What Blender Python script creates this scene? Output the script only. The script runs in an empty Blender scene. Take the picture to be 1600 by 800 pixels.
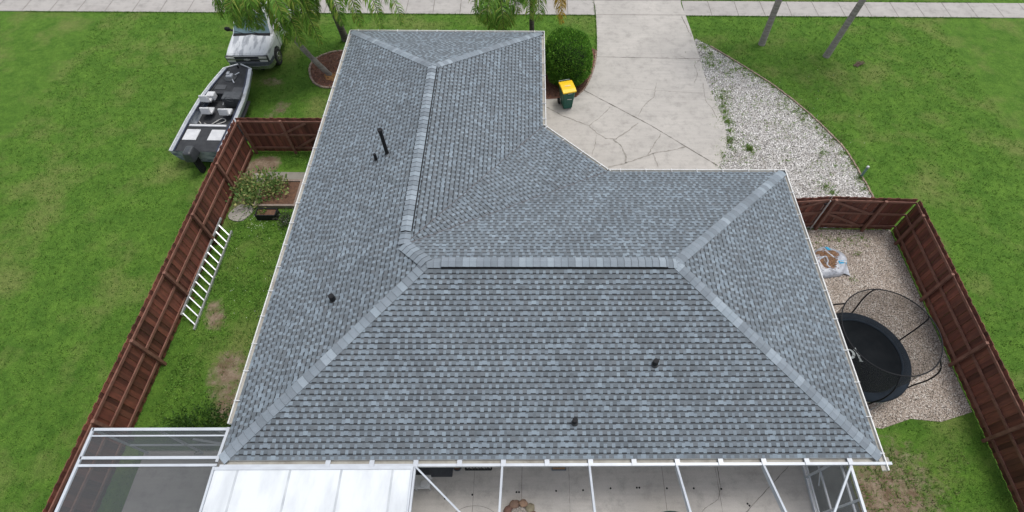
import bpy, bmesh, math, random
import numpy as np
from mathutils import Vector, Matrix, noise as mnoise
random.seed(7); np.random.seed(7)
sc = bpy.context.scene
COL = sc.collection
R = math.radians

# ------------------------------------------------------------------ camera
CF = Vector((0.013236890, 0.554372388, -0.832163469))
CR = Vector((0.999911952, -0.006559511, 0.011535369))
CU = Vector((-0.000936304, 0.832242890, 0.554410403))
cd = bpy.data.cameras.new('camera'); cam = bpy.data.objects.new('camera', cd); COL.objects.link(cam)
cam.matrix_world = Matrix(((CR.x, CU.x, -CF.x, 0), (CR.y, CU.y, -CF.y, 0), (CR.z, CU.z, -CF.z, 16.5), (0, 0, 0, 1)))
cd.sensor_width = 36; cd.lens = 847.787 / 1600 * 36; cd.shift_x = -43.5 / 1600; cd.clip_end = 2000; cd.clip_start = .1
sc.camera = cam
# ------------------------------------------------------------------ light
SUN_EL, SUN_AZ = R(72), R(60)      # azimuth clockwise from north (+y)
w = bpy.data.worlds.new('World'); sc.world = w; w.use_nodes = True
nt = w.node_tree; bg = nt.nodes['Background']
sky = nt.nodes.new('ShaderNodeTexSky'); sky.sky_type = 'NISHITA'; sky.sun_disc = False
sky.sun_elevation = SUN_EL; sky.sun_rotation = SUN_AZ; sky.dust_density = 3.0; sky.air_density = 1.0; sky.altitude = 0
hs = nt.nodes.new('ShaderNodeHueSaturation'); hs.inputs['Saturation'].default_value = .40
nt.links.new(sky.outputs[0], hs.inputs['Color']); nt.links.new(hs.outputs[0], bg.inputs[0]); bg.inputs[1].default_value = .15
sl = bpy.data.lights.new('sun', 'SUN'); sl.energy = 1.35; sl.angle = R(18); sl.color = (1, .965, .92)
so = bpy.data.objects.new('sun', sl); COL.objects.link(so)
sd = Vector((math.sin(SUN_AZ) * math.cos(SUN_EL), math.cos(SUN_AZ) * math.cos(SUN_EL), math.sin(SUN_EL)))
so.rotation_euler = (-sd).to_track_quat('-Z', 'Y').to_euler(); so.location = (0, 0, 30)
sc.view_settings.view_transform = 'Standard'; sc.view_settings.look = 'None'; sc.view_settings.gamma = 1
sc.view_settings.exposure = 0.25
sc.render.engine = 'CYCLES'; sc.cycles.max_bounces = 6; sc.cycles.transparent_max_bounces = 12

# ------------------------------------------------------------------ helpers
def nd(t, k, **kw):
    n = t.nodes.new(k)
    for a, b in kw.items(): setattr(n, a, b)
    return n
def mix(t, f, a, b, mode='MIX'):
    n = nd(t, 'ShaderNodeMix', data_type='RGBA', blend_type=mode)
    for s, v in ((0, f), (6, a), (7, b)):
        if hasattr(v, 'is_linked'): t.links.new(v, n.inputs[s])
        elif s == 0: n.inputs[0].default_value = v
        else: n.inputs[s].default_value = (*v[:3], 1)
    return n.outputs[2]
def noise(t, vec, scale, detail=6, rough=.6):
    n = nd(t, 'ShaderNodeTexNoise'); n.inputs['Scale'].default_value = scale; n.inputs['Detail'].default_value = detail
    n.inputs['Roughness'].default_value = rough; t.links.new(vec, n.inputs['Vector']); return n.outputs['Fac']
def ramp(t, fac, a, b):
    n = nd(t, 'ShaderNodeMapRange'); n.inputs[1].default_value = a; n.inputs[2].default_value = b; n.clamp = True
    t.links.new(fac, n.inputs[0]); return n.outputs[0]
def base(name):
    m = bpy.data.materials.new(name); m.use_nodes = True; t = m.node_tree
    tc = nd(t, 'ShaderNodeTexCoord'); geo = nd(t, 'ShaderNodeNewGeometry')
    return m, t, t.nodes['Principled BSDF'], tc.outputs['Object'], geo.outputs['Position']
def bump(t, p, h, strength, dist=.01):
    b = nd(t, 'ShaderNodeBump'); b.inputs['Strength'].default_value = strength; b.inputs['Distance'].default_value = dist
    t.links.new(h, b.inputs['Height']); t.links.new(b.outputs[0], p.inputs['Normal'])
def mat(name, c1, c2=None, scale=6, rough=.8, bmp=0, bs=None, attr=False, metal=0, alpha=1, fine=0, stretch=None, lo=.35, hi=.65, spec=.5, trans=0, bd=.01):
    m, t, p, ob, pos = base(name)
    v = ob
    if stretch:
        mp = nd(t, 'ShaderNodeMapping'); mp.inputs['Scale'].default_value = stretch; t.links.new(ob, mp.inputs[0]); v = mp.outputs[0]
    c2 = c2 or tuple(x * .8 for x in c1)
    col = mix(t, ramp(t, noise(t, v, scale), lo, hi), c1, c2)
    if fine:
        col = mix(t, fine, col, mix(t, ramp(t, noise(t, v, scale * 14, 3), .3, .7), (.25, .25, .25), (1.7, 1.7, 1.7)), 'MULTIPLY')
    if attr:
        a = nd(t, 'ShaderNodeAttribute', attribute_name='Col'); col = mix(t, 1, col, a.outputs[0], 'MULTIPLY')
    t.links.new(col, p.inputs['Base Color'])
    p.inputs['Roughness'].default_value = rough; p.inputs['Metallic'].default_value = metal
    p.inputs['Specular IOR Level'].default_value = spec; p.inputs['Alpha'].default_value = alpha
    if trans:
        tr = nd(t, 'ShaderNodeBsdfTranslucent'); t.links.new(col, tr.inputs[0]); ms = nd(t, 'ShaderNodeMixShader'); ms.inputs[0].default_value = trans
        t.links.new(p.outputs[0], ms.inputs[1]); t.links.new(tr.outputs[0], ms.inputs[2]); t.links.new(ms.outputs[0], t.nodes['Material Output'].inputs[0])
    if bmp: bump(t, p, noise(t, v, bs or scale * 4), bmp, bd)
    return m

class MB:
    def __init__(s): s.v = []; s.f = []; s.m = []; s.c = []; s.hascol = False
    def quad(s, pts, mi=0, col=None):
        n = len(s.v); s.v.extend([tuple(p) for p in pts]); s.f.append(tuple(range(n, n + len(pts)))); s.m.append(mi)
        s.c.append(col or (1, 1, 1)); s.hascol |= col is not None
    def box(s, c, size, rot=0, mi=0, col=None, M=None, taper=1):
        hx, hy, hz = [a / 2 for a in size]
        vs = [Vector((x * hx * (taper if z > 0 else 1), y * hy * (taper if z > 0 else 1), z * hz)) for z in (-1, 1) for x, y in ((-1, -1), (1, -1), (1, 1), (-1, 1))]
        Mx = M or Matrix.Rotation(rot, 3, 'Z'); n = len(s.v)
        s.v.extend([tuple(Mx @ v + Vector(c)) for v in vs])
        for f in ((3, 2, 1, 0), (4, 5, 6, 7), (0, 1, 5, 4), (1, 2, 6, 5), (2, 3, 7, 6), (3, 0, 4, 7)):
            s.f.append(tuple(n + i for i in f)); s.m.append(mi); s.c.append(col or (1, 1, 1))
        s.hascol |= col is not None
    def bar(s, a, b, w, h, mi=0, col=None, up=(0, 0, 1)):
        a, b = Vector(a), Vector(b); d = b - a; L = d.length; z = d.normalized(); u = Vector(up)
        if abs(z.dot(u)) > .99: u = Vector((0, 1, 0))
        x = u.cross(z).normalized(); y = z.cross(x)
        s.box((a + b) / 2, (w, h, L), mi=mi, col=col, M=Matrix((x, y, z)).transposed())
    def tube(s, pts, rad, n=10, mi=0, cap=True, col=None, squash=1):
        pts = [Vector(p) for p in pts]; rr = rad if hasattr(rad, '__len__') else [rad] * len(pts); b0 = len(s.v); N = len(pts)
        for i, p in enumerate(pts):
            d = (pts[min(i + 1, N - 1)] - pts[max(i - 1, 0)]).normalized()
            u = Vector((0, 0, 1)) if abs(d.z) < .9 else Vector((0, 1, 0)); x = u.cross(d).normalized(); y = d.cross(x)
            for k in range(n):
                t = 2 * math.pi * k / n; s.v.append(tuple(p + (x * math.cos(t) + y * math.sin(t) * squash) * rr[i]))
        for i in range(N - 1):
            for k in range(n):
                a = b0 + i * n + k; b = b0 + i * n + (k + 1) % n
                s.f.append((a, b, b + n, a + n)); s.m.append(mi); s.c.append(col or (1, 1, 1))
        if cap:
            s.f.append(tuple(b0 + k for k in range(n))[::-1]); s.f.append(tuple(b0 + (N - 1) * n + k for k in range(n))); s.m += [mi] * 2; s.c += [col or (1, 1, 1)] * 2
        s.hascol |= col is not None
    def prism(s, poly, z0, z1, mi=0, mside=None, col=None):
        n = len(poly); a = sum(poly[i][0] * poly[(i + 1) % n][1] - poly[(i + 1) % n][0] * poly[i][1] for i in range(n))
        if a < 0: poly = poly[::-1]
        s.quad([(x, y, z1) for x, y in poly], mi, col)
        for i in range(n):
            (x0, y0), (x1, y1) = poly[i], poly[(i + 1) % n]
            s.quad([(x0, y0, z0), (x1, y1, z0), (x1, y1, z1), (x0, y0, z1)], mi if mside is None else mside, col)
    def ball(s, c, r, seg=12, rings=8, mi=0, col=None, wob=0, M=None):
        b0 = len(s.v); c = Vector(c); r = Vector(r) if hasattr(r, '__len__') else Vector((r, r, r)); off = Vector((random.random() * 50, 0, 0))
        for i in range(rings + 1):
            th = math.pi * i / rings
            for k in range(seg):
                ph = 2 * math.pi * k / seg; q = Vector((math.sin(th) * math.cos(ph), math.sin(th) * math.sin(ph), math.cos(th)))
                f = 1 + wob * mnoise.noise(q * 1.7 + off); q = Vector((q.x * r.x, q.y * r.y, q.z * r.z)) * f
                if M: q = M @ q
                s.v.append(tuple(c + q))
        for i in range(rings):
            for k in range(seg):
                a = b0 + i * seg + k; b = b0 + i * seg + (k + 1) % seg
                s.f.append((a, a + seg, b + seg, b)); s.m.append(mi); s.c.append(col or (1, 1, 1))
        s.hascol |= col is not None
    def build(s, name, mats, parent=None, smooth=False, bevel=0, weld=False, kind=None):
        me = bpy.data.meshes.new(name); o = bpy.data.objects.new(name, me); COL.objects.link(o)
        off = Vector(parent.get('_o', (0, 0, 0))) if parent else Vector()
        V = np.array(s.v, dtype=float) - np.array(off) if s.v else np.zeros((0, 3))
        me.from_pydata(V.tolist(), [], s.f)
        for m in (mats if isinstance(mats, (list, tuple)) else [mats]): me.materials.append(m)
        me.polygons.foreach_set('material_index', s.m)
        if s.hascol:
            at = me.color_attributes.new('Col', 'FLOAT_COLOR', 'CORNER')
            ln = np.array([len(f) for f in s.f]); c = np.ones((len(s.f), 4)); c[:, :3] = s.c
            at.data.foreach_set('color', np.repeat(c, ln, axis=0).ravel())
        if weld or bevel:
            b = bmesh.new(); b.from_mesh(me); bmesh.ops.remove_doubles(b, verts=b.verts, dist=1e-4); bmesh.ops.recalc_face_normals(b, faces=b.faces); b.to_mesh(me); b.free()
        if bevel:
            mo = o.modifiers.new('bevel', 'BEVEL'); mo.width = bevel; mo.segments = 2; mo.limit_method = 'ANGLE'; mo.angle_limit = R(35)
        if smooth: me.polygons.foreach_set('use_smooth', [True] * len(s.f))
        me.update()
        if parent: o.parent = parent; o['_o'] = tuple(off)
        if kind: o['kind'] = kind
        return o
def lathe(mb, c, prof, n=24, mi=0, col=None):
    b0 = len(mb.v)
    for r, z in prof:
        for k in range(n): t = 2 * math.pi * k / n; mb.v.append((c[0] + r * math.cos(t), c[1] + r * math.sin(t), c[2] + z))
    for i in range(len(prof) - 1):
        for k in range(n):
            a = b0 + i * n + k; b = b0 + i * n + (k + 1) % n; mb.f.append((a, b, b + n, a + n)); mb.m.append(mi); mb.c.append(col or (1, 1, 1))
def tag(o, label, cat, group=None, kind=None):
    o['label'] = label; o['category'] = cat
    if group: o['group'] = group
    if kind: o['kind'] = kind
    return o
def thing(name, label, cat, loc, group=None):
    o = bpy.data.objects.new(name, None); COL.objects.link(o); o.location = loc; o['_o'] = tuple(loc); o.empty_display_size = .2
    return tag(o, label, cat, group)
def single(mb, name, mats, loc, label, cat, group=None, kind=None, **kw):
    class P(dict): pass
    mb.v = [(x - loc[0], y - loc[1], z - loc[2]) for x, y, z in mb.v]
    o = mb.build(name, mats, **kw); o.location = loc; return tag(o, label, cat, group, kind)
def rnd(a, b): return random.uniform(a, b)
def clip(poly, conv):
    """clip 2-D polygon against a convex counter-clockwise polygon"""
    out = poly
    for i in range(len(conv)):
        ax, ay = conv[i]; bx, by = conv[(i + 1) % len(conv)]; inp = out; out = []
        if not inp: break
        def sd_(p): return (bx - ax) * (p[1] - ay) - (by - ay) * (p[0] - ax)
        for j in range(len(inp)):
            p, q = inp[j], inp[(j + 1) % len(inp)]; a, b = sd_(p), sd_(q)
            if a >= 0: out.append(p)
            if (a > 0 > b) or (a < 0 < b): t = a / (a - b); out.append((p[0] + t * (q[0] - p[0]), p[1] + t * (q[1] - p[1])))
    return out
def inside(p, poly):
    x, y = p; r = False; n = len(poly)
    for i in range(n):
        (x0, y0), (x1, y1) = poly[i], poly[(i + 1) % n]
        if (y0 > y) != (y1 > y) and x < (x1 - x0) * (y - y0) / (y1 - y0) + x0: r = not r
    return r
def smooth_poly(pts, n=6):
    """Catmull-Rom through an open list"""
    out = []; P = [Vector(p) for p in pts]; P = [2 * P[0] - P[1]] + P + [2 * P[-1] - P[-2]]
    for i in range(1, len(P) - 2):
        for k in range(n):
            t = k / n; a, b, c, d = P[i - 1:i + 3]
            out.append(.5 * ((2 * b) + (c - a) * t + (2 * a - 5 * b + 4 * c - d) * t * t + (3 * b - a - 3 * c + d) * t ** 3))
    out.append(P[-2]); return [tuple(p) for p in out]

# ------------------------------------------------------------------ materials
white_alu = mat('white_aluminium', (.54, .58, .62), (.47, .50, .54), 3, .35)
white_roof = mat('white_panel_paint', (.69, .725, .745), (.47, .50, .53), 1.1, .5, stretch=(1.6, .5, 1), lo=.44, hi=.80)
trim_white = mat('gutter_white', (.72, .73, .72), (.58, .58, .56), 8, .45)
gutter_in = mat('gutter_dirty', (.40, .385, .34), (.22, .20, .17), 2.5, .8, lo=.4, hi=.75)
def shingle_mat():
    m, t, p, ob, pos = base('shingles')
    a = nd(t, 'ShaderNodeAttribute', attribute_name='Col')
    g = mix(t, ramp(t, noise(t, pos, 260, 2, .7), .3, .7), (.72, .72, .72), (1.28, 1.28, 1.28))
    c = mix(t, 1, a.outputs[0], g, 'MULTIPLY')
    c = mix(t, 1, c, mix(t, ramp(t, noise(t, pos, .6, 4), .35, .65), (.84, .835, .83), (.94, .935, .925)), 'MULTIPLY')
    c = mix(t, 1, c, mix(t, ramp(t, noise(t, pos, 2.3, 6, .7), .35, .7), (.93, .93, .93), (1.07, 1.07, 1.07)), 'MULTIPLY')
    t.links.new(c, p.inputs['Base Color']); p.inputs['Roughness'].default_value = .88; p.inputs['Specular IOR Level'].default_value = .35
    bump(t, p, noise(t, pos, 300, 2), .35, .004); return m
shingle = shingle_mat()
black = mat('black_plastic', (.010, .011, .013), (.016, .016, .018), 20, .75, spec=.3)
stucco = mat('stucco', (.55, .50, .42), (.50, .45, .38), 12, .9, .3, 60)
def concrete(name, c1, c2, c3, seed=0):
    m, t, p, ob, pos = base(name)
    c = mix(t, ramp(t, noise(t, pos, .55, 8, .65), .35, .68), c1, c2)
    c = mix(t, ramp(t, noise(t, pos, 2.2, 10, .75), .50, .76), c, c3)
    c = mix(t, .5, c, mix(t, ramp(t, noise(t, pos, 45, 4, .8), .25, .75), (.72, .72, .72), (1.25, 1.25, 1.25)), 'MULTIPLY')
    mp = nd(t, 'ShaderNodeMapping'); mp.inputs['Scale'].default_value = (.5, 6, 1); t.links.new(pos, mp.inputs[0])
    c = mix(t, .35, c, mix(t, ramp(t, noise(t, mp.outputs[0], 1.5, 5), .3, .7), (.8, .8, .8), (1.15, 1.15, 1.15)), 'MULTIPLY')
    t.links.new(c, p.inputs['Base Color']); p.inputs['Roughness'].default_value = .9; bump(t, p, noise(t, pos, 50, 5), .3, .005); return m
drive_m = concrete('driveway_concrete', (.47, .445, .41), (.39, .37, .342), (.30, .284, .26))
patio_m = concrete('patio_concrete', (.51, .485, .455), (.43, .408, .382), (.33, .312, .292))
crack_m = mat('joint_dirt', (.12, .11, .095), (.22, .20, .18), 5, .95)
soft_crack = mat('crack_dirt', (.22, .205, .18), (.34, .32, .29), 9, .95)
asphalt = mat('asphalt', (.07, .07, .07), (.05, .05, .05), 3, .9, .3, 80)
wood = mat('fence_wood', (.20, .068, .042), (.09, .034, .025), 3, .75, .3, 30, attr=True, stretch=(6, 6, .7), lo=.25, hi=.75)
rail_m = mat('fence_rail_wood', (.25, .125, .09), (.15, .065, .045), 4, .75, .3, 30, lo=.3, hi=.7)
oldwood = mat('weathered_wood', (.30, .24, .20), (.20, .16, .135), 4, .85, .3, 30)
mulch_m = mat('mulch', (.20, .10, .068), (.095, .05, .036), 14, .95, .8, 40, attr=True, bd=.03)
soil_m = mat('soil', (.16, .085, .05), (.085, .045, .03), 9, .95, .6, 40, bd=.02)
alu = mat('aluminium', (.62, .64, .66), (.48, .50, .52), 5, .35, metal=.6)
leaf_m = mat('leaves', (.9, .9, .9), (1.1, 1.1, 1.1), 3, .55, attr=True, trans=.35, spec=.3)
trunk_m = mat('palm_bark', (.38, .35, .32), (.22, .20, .18), 2.2, .9, .9, 14, stretch=(1, 1, 7), bd=.03)
dark_trunk = mat('dark_palm_bark', (.20, .17, .155), (.05, .042, .04), 4, .9, .9, 14, stretch=(1, 1, 4), bd=.03)
grass_blade = mat('grass_blades', (.85, .85, .85), (1.15, 1.15, 1.15), 2, .7, attr=True, trans=.3, spec=.2)
def screen_mat(name, op, c=(.05, .055, .06)):
    m, t, p, ob, pos = base(name); p.inputs['Base Color'].default_value = (*c, 1); p.inputs['Roughness'].default_value = .9
    tr = nd(t, 'ShaderNodeBsdfTransparent'); ms = nd(t, 'ShaderNodeMixShader'); ms.inputs[0].default_value = op
    t.links.new(tr.outputs[0], ms.inputs[1]); t.links.new(p.outputs[0], ms.inputs[2]); t.links.new(ms.outputs[0], t.nodes['Material Output'].inputs[0]); return m
screen_r = screen_mat('insect_screen', .05); screen_w = screen_mat('wall_screen', .62, (.075, .085, .09)); net_m = screen_mat('safety_net', .42, (.035, .035, .036))

# ------------------------------------------------------------------ ground
def lawn_mat():
    m, t, p, ob, pos = base('lawn_grass')
    a = nd(t, 'ShaderNodeAttribute', attribute_name='Dirt')
    g = mix(t, ramp(t, noise(t, pos, 1.3, 8, .7), .34, .66), (.060, .142, .019), (.108, .215, .031))
    g = mix(t, ramp(t, noise(t, pos, .45, 4, .6), .5, .68), g, (.15, .20, .055))
    g = mix(t, .55, g, mix(t, ramp(t, noise(t, pos, 5.5, 6, .75), .36, .66), (.62, .66, .6), (1.35, 1.3, 1.3)), 'MULTIPLY')
    g = mix(t, 1, g, mix(t, ramp(t, noise(t, pos, 30, 5, .85), .3, .7), (.40, .42, .4), (1.6, 1.55, 1.5)), 'MULTIPLY')
    d = mix(t, ramp(t, noise(t, pos, 3, 8, .7), .38, .62), (.30, .235, .17), (.15, .105, .065))
    d = mix(t, ramp(t, noise(t, pos, 5, 8, .7), .62, .78), d, (.44, .40, .34))
    n = noise(t, pos, 3.2, 10, .75); s = nd(t, 'ShaderNodeMath', operation='ADD'); t.links.new(n, s.inputs[0]); t.links.new(a.outputs['Fac'], s.inputs[1])
    c = mix(t, ramp(t, s.outputs[0], .88, 1.12), g, d)
    t.links.new(c, p.inputs['Base Color']); p.inputs['Roughness'].default_value = .95; p.inputs['Specular IOR Level'].default_value = .15
    bump(t, p, noise(t, pos, 22, 6, .8), .9, .05); return m
lawn_m = lawn_mat()
# x, y, radius x, radius y, strength of worn places
WORN = [(-11.2, 15.2, .75, .75, .75), (-11.2, 13.3, .8, 1.0, .62), (-10.7, 15.6, .6, .4, .5), (-10.6, 8.3, .5, .55, .55), (-10.9, 9.0, .4, .6, .5), (-9.7, 6.6, .9, 1.1, .65), (-9.3, 5.3, .6, .6, .5), (-8.2, 7.0, .35, 3, .5),
        (-10.2, 16.75, .9, .35, .75), (-8.7, 16.8, .6, .35, .75), (-11.1, 18.9, .5, .7, .6), (-11.7, 17.4, .35, 1.2, .62), (-10.5, 17.9, .6, .4, .5), (-12.0, 20.6, .8, .4, .48), (-11.4, 22, .5, 1.6, .32),
        (10.5, 3.3, 2.4, 2.2, .5), (9.6, 1.6, 1.5, 1.5, .5), (14.0, 22.6, .5, .3, .32), (-12.4, 22.5, .5, 2, .3), (15.7, 19.0, .4, .8, .3), (13.7, 15.6, .3, .5, .35), (-9.6, 11.6, .35, .5, .38), (-10.5, 11.2, .3, .6, .4)]
def dirt_at(x, y):
    return min(1, sum(s * math.exp(-((x - a) / rx) ** 2 - ((y - b) / ry) ** 2) for a, b, rx, ry, s in WORN))
xs = [-700, -300, -120, -60, -40] + list(np.arange(-32, 32.01, .25)) + [40, 60, 120, 300, 700]
ys = [-700, -300, -120, -50, -20] + list(np.arange(-8, 32.01, .25)) + [40, 60, 120, 300, 700]
me = bpy.data.meshes.new('lawn'); V = [(x, y, 0) for y in ys for x in xs]; nx = len(xs)
me.from_pydata(V, [], [(j * nx + i, j * nx + i + 1, (j + 1) * nx + i + 1, (j + 1) * nx + i) for j in range(len(ys) - 1) for i in range(nx - 1)])
at = me.attributes.new('Dirt', 'FLOAT', 'POINT'); at.data.foreach_set('value', [dirt_at(x, y) for x, y, z in V])
lawn = bpy.data.objects.new('lawn', me); COL.objects.link(lawn); me.materials.append(lawn_m); lawn['kind'] = 'structure'

def ribbon(mb, pts, wdt, z, mi, jit=0):
    P = [Vector((p[0], p[1])) for p in pts]; L = []
    Q = []
    for a, b in zip(P, P[1:]):
        n = max(1, int((b - a).length / .12))
        for k in range(n): Q.append(a.lerp(b, k / n))
    Q.append(P[-1])
    if jit: Q = [Q[0]] + [q + Vector((rnd(-jit, jit), rnd(-jit, jit))) for q in Q[1:-1]] + [Q[-1]]
    for i, q in enumerate(Q):
        d = (Q[min(i + 1, len(Q) - 1)] - Q[max(i - 1, 0)]).normalized(); n = Vector((-d.y, d.x)) * wdt * .5 * (rnd(.35, 1.35) if jit else rnd(.8, 1.1)); L.append((q - n, q + n))
    for (a, b), (c, d) in zip(L, L[1:]): mb.quad([(a.x, a.y, z), (c.x, c.y, z), (d.x, d.y, z), (b.x, b.y, z)], mi)
# driveway
left = smooth_poly([(2.75, 29.6), (3.22, 27.42), (3.27, 26.0), (3.2, 24), (3.08, 22.5), (2.82, 21.3), (2.43, 20.25), (1.96, 19.62)], 5) + [(.86, 19.5)]
right = smooth_poly([(8.5, 29.6), (7.9, 27.45), (7.95, 26.05), (8.04, 24.2), (8.08, 22.5), (8.12, 20.7), (8.36, 18.6), (8.4, 18), (8.3, 17), (8.08, 16.3), (7.66, 15.4), (7.0, 14.2)], 5) + [(6.6, 12.9), (1.4, 12.9)]
dpoly = right[::-1] + left
mb = MB(); mb.prism(dpoly + [(.0, 19.45), (.0, 14)], 0, .035, 0)
Z = .039
ribbon(mb, [(3.27, 26.02), (7.95, 26.05)], .035, Z, 1); ribbon(mb, [(3.22, 27.33), (7.9, 27.37)], .03, Z, 1)
ribbon(mb, [(3.06, 22.55), (5.4, 22.5), (8.08, 22.45)], .03, Z, 1, .008); ribbon(mb, [(4.6, 20.25), (5.9, 20.1), (7.4, 19.95), (8.0, 19.95)], .02, Z, 2, .01)
ribbon(mb, [(2.32, 20.12), (5.1, 17.85), (7.62, 15.45)], .05, Z, 1, .006)
def gpx(px, py, z=0):
    d = CF * 847.787 + CR * (px - 843.5) - CU * (py - 400); t = (z - 16.5) / d.z; return (d.x * t, d.y * t)
def crack(pts, w_, mi=2): ribbon(mb, [gpx(a, b) for a, b in pts], w_ * 1.1, Z, mi, .022)
crack([(853, 168), (875, 180), (905, 192), (920, 197), (932, 209), (946, 217), (962, 218), (980, 206), (997, 193)], .055)
crack([(921, 197), (938, 184), (953, 168)], .03); crack([(932, 212), (930, 225), (925, 243)], .03)
crack([(958, 219), (970, 228), (977, 243), (978, 256)], .06); crack([(950, 262), (975, 257), (1000, 248), (1025, 239), (1050, 236), (1070, 230)], .06)
crack([(1012, 243), (1022, 226), (1032, 210)], .04); crack([(1020, 240), (1028, 262)], .04)
crack([(997, 182), (1006, 166), (1022, 152), (1025, 130)], .035)
crack([(1065, 27), (1072, 42), (1080, 58)], .04, 1); crack([(1088, 75), (1095, 92), (1085, 103), (1090, 118), (1085, 130)], .03); crack([(1098, 130), (1102, 158), (1112, 170), (1120, 186)], .04)
crack([(1112, 170), (1122, 165)], .02); crack([(1060, 88), (1080, 95), (1100, 96)], .025)
o = mb.build('driveway', [drive_m, crack_m, soft_crack]); o['kind'] = 'structure'
mb = MB()
for x0, x1 in ((-60, 3.22), (7.93, 60)):
    mb.prism([(x0, 26.03), (x1, 26.03), (x1, 27.36), (x0, 27.36)], 0, .032)
    x = (x0 if x0 > 0 else x1 - 1.4 * 44); 
    while x < x1:
        if x > x0 + .3: ribbon(mb, [(x, 26.05), (x + rnd(-.02, .02), 27.34)], .03, .036, 1)
        x += 1.4
o = mb.build('sidewalk', [concrete('walk_concrete', (.42, .40, .375), (.36, .34, .32), (.25, .24, .22)), crack_m]); o['kind'] = 'structure'
mb = MB(); mb.prism([(-90, 29.9), (90, 29.9), (90, 36.5), (-90, 36.5)], -.02, .012); mb.prism([(-90, 29.6), (90, 29.6), (90, 29.9), (-90, 29.9)], 0, .05, 1)
mb.prism([(-90, 36.5), (90, 36.5), (90, 36.8), (-90, 36.8)], 0, .1, 1); o = mb.build('road', [asphalt, drive_m]); o['kind'] = 'structure'
# patio slab
mb = MB(); mb.prism([(-7.3, -5), (7.9, -5), (7.9, 3.85), (-7.3, 3.85)], 0, .05, 0)
for x in (-1.66, -.3, 1.05, 3.75, 5.3): ribbon(mb, [(x, 3.84), (x - .03, -5)], .012, .054, 1, .004)
ribbon(mb, [(7.55, 3.7), (5.9, 2.36), (4.9, 1.4)], .02, .054, 1, .01)
ribbon(mb, [(5.37, 3.7), (5.36, 3.1), (5.24, 2.75)], .02, .054, 1, .012); ribbon(mb, [(5.24, 2.75), (4.8, 2.5), (4.6, 2.3)], .014, .054, 1, .012)
for px, py in ((807, 769), (811, 769), (738, 773), (695, 779), (869, 767), (911, 766), (954, 763), (995, 762), (999, 762), (1042, 763), (1084, 763), (1127, 764), (1168, 787), (1171, 790)):
    x, y = gpx(px, py, .05); mb.prism([(x + .028 * math.cos(t), y + .028 * math.sin(t)) for t in np.linspace(0, 6.28, 11)[:-1]], .05, .056, 2)
ribbon(mb, [(-1.6 + .75 * math.cos(t), 2.05 + .55 * math.sin(t)) for t in np.linspace(.2, 2.9, 20)], .012, .054, 1)
o = mb.build('patio_slab', [patio_m, mat('slab_joint', (.16, .15, .14), (.2, .19, .17), 5, .95), black]); o['kind'] = 'structure'
mb = MB(); mb.prism([(7.95, -5), (9.15, -5), (9.15, 4.6), (7.95, 4.6)], 0, .04); o = mb.build('side_pad', mat('dark_pad', (.13, .14, .14), (.085, .09, .092), 2.5, .9, .3, 40)); o['kind'] = 'structure'
# gravel beds
def gravel_mat(name, cs, scale, weed=.0):
    m, t, p, ob, pos = base(name)
    vo = nd(t, 'ShaderNodeTexVoronoi'); vo.inputs['Scale'].default_value = scale; t.links.new(pos, vo.inputs['Vector'])
    sp = nd(t, 'ShaderNodeSeparateColor'); t.links.new(vo.outputs['Color'], sp.inputs[0])
    c = mix(t, ramp(t, sp.outputs[0], 0, 1), cs[0], cs[1]); c = mix(t, ramp(t, sp.outputs[1], .7, .8), c, cs[2])
    c = mix(t, ramp(t, noise(t, pos, 1.6, 8, .7), .47, .66), c, mix(t, ramp(t, sp.outputs[2], 0, 1), cs[3], cs[4]))
    c = mix(t, ramp(t, vo.outputs['Distance'], .45, .75), c, tuple(x * .35 for x in cs[3]))
    t.links.new(c, p.inputs['Base Color']); p.inputs['Roughness'].default_value = .95
    iv = nd(t, 'ShaderNodeMath', operation='SUBTRACT'); iv.inputs[0].default_value = 1; t.links.new(vo.outputs['Distance'], iv.inputs[1])
    bump(t, p, iv.outputs[0], .8, .02); return m
shell_m = gravel_mat('shell_gravel', ((.32, .305, .285), (.53, .51, .48), (.78, .765, .745), (.24, .22, .195), (.40, .37, .335)), 19)
pebble_m = gravel_mat('pebble_gravel', ((.34, .285, .235), (.45, .385, .33), (.62, .575, .52), (.24, .195, .155), (.38, .315, .26)), 26)
redge = smooth_poly([(8.15, 24.1), (8.9, 23.3), (10.3, 21.65), (11.3, 20.35), (12.25, 18.75), (12.9, 17.3), (13.25, 16.3), (13.45, 14.6), (13.6, 12.3)], 5)
gpoly = redge + [(8.2, 12.3), (6.8, 12.6), (7.0, 14.2)] + right[::-1][3:-14]
rg = [p for p in right if 14.1 < p[1] < 24.2]
gpoly = redge + [(8.2, 12.25), (6.7, 12.6)] + rg[::-1]
mb = MB(); mb.prism(gpoly, 0, .018); o = mb.build('shell_gravel_bed', shell_m); o['kind'] = 'structure'
ppoly = [(7.9, 12.2), (13.6, 12.2), (13.6, 5.2), (12.5, 4.9), (11.6, 5.0), (10.6, 4.7), (9.6, 4.9), (8.2, 4.6), (7.9, 4.5)]
mb = MB(); mb.prism(ppoly, 0, .016); o = mb.build('pebble_bed', pebble_m); o['kind'] = 'structure'
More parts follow.
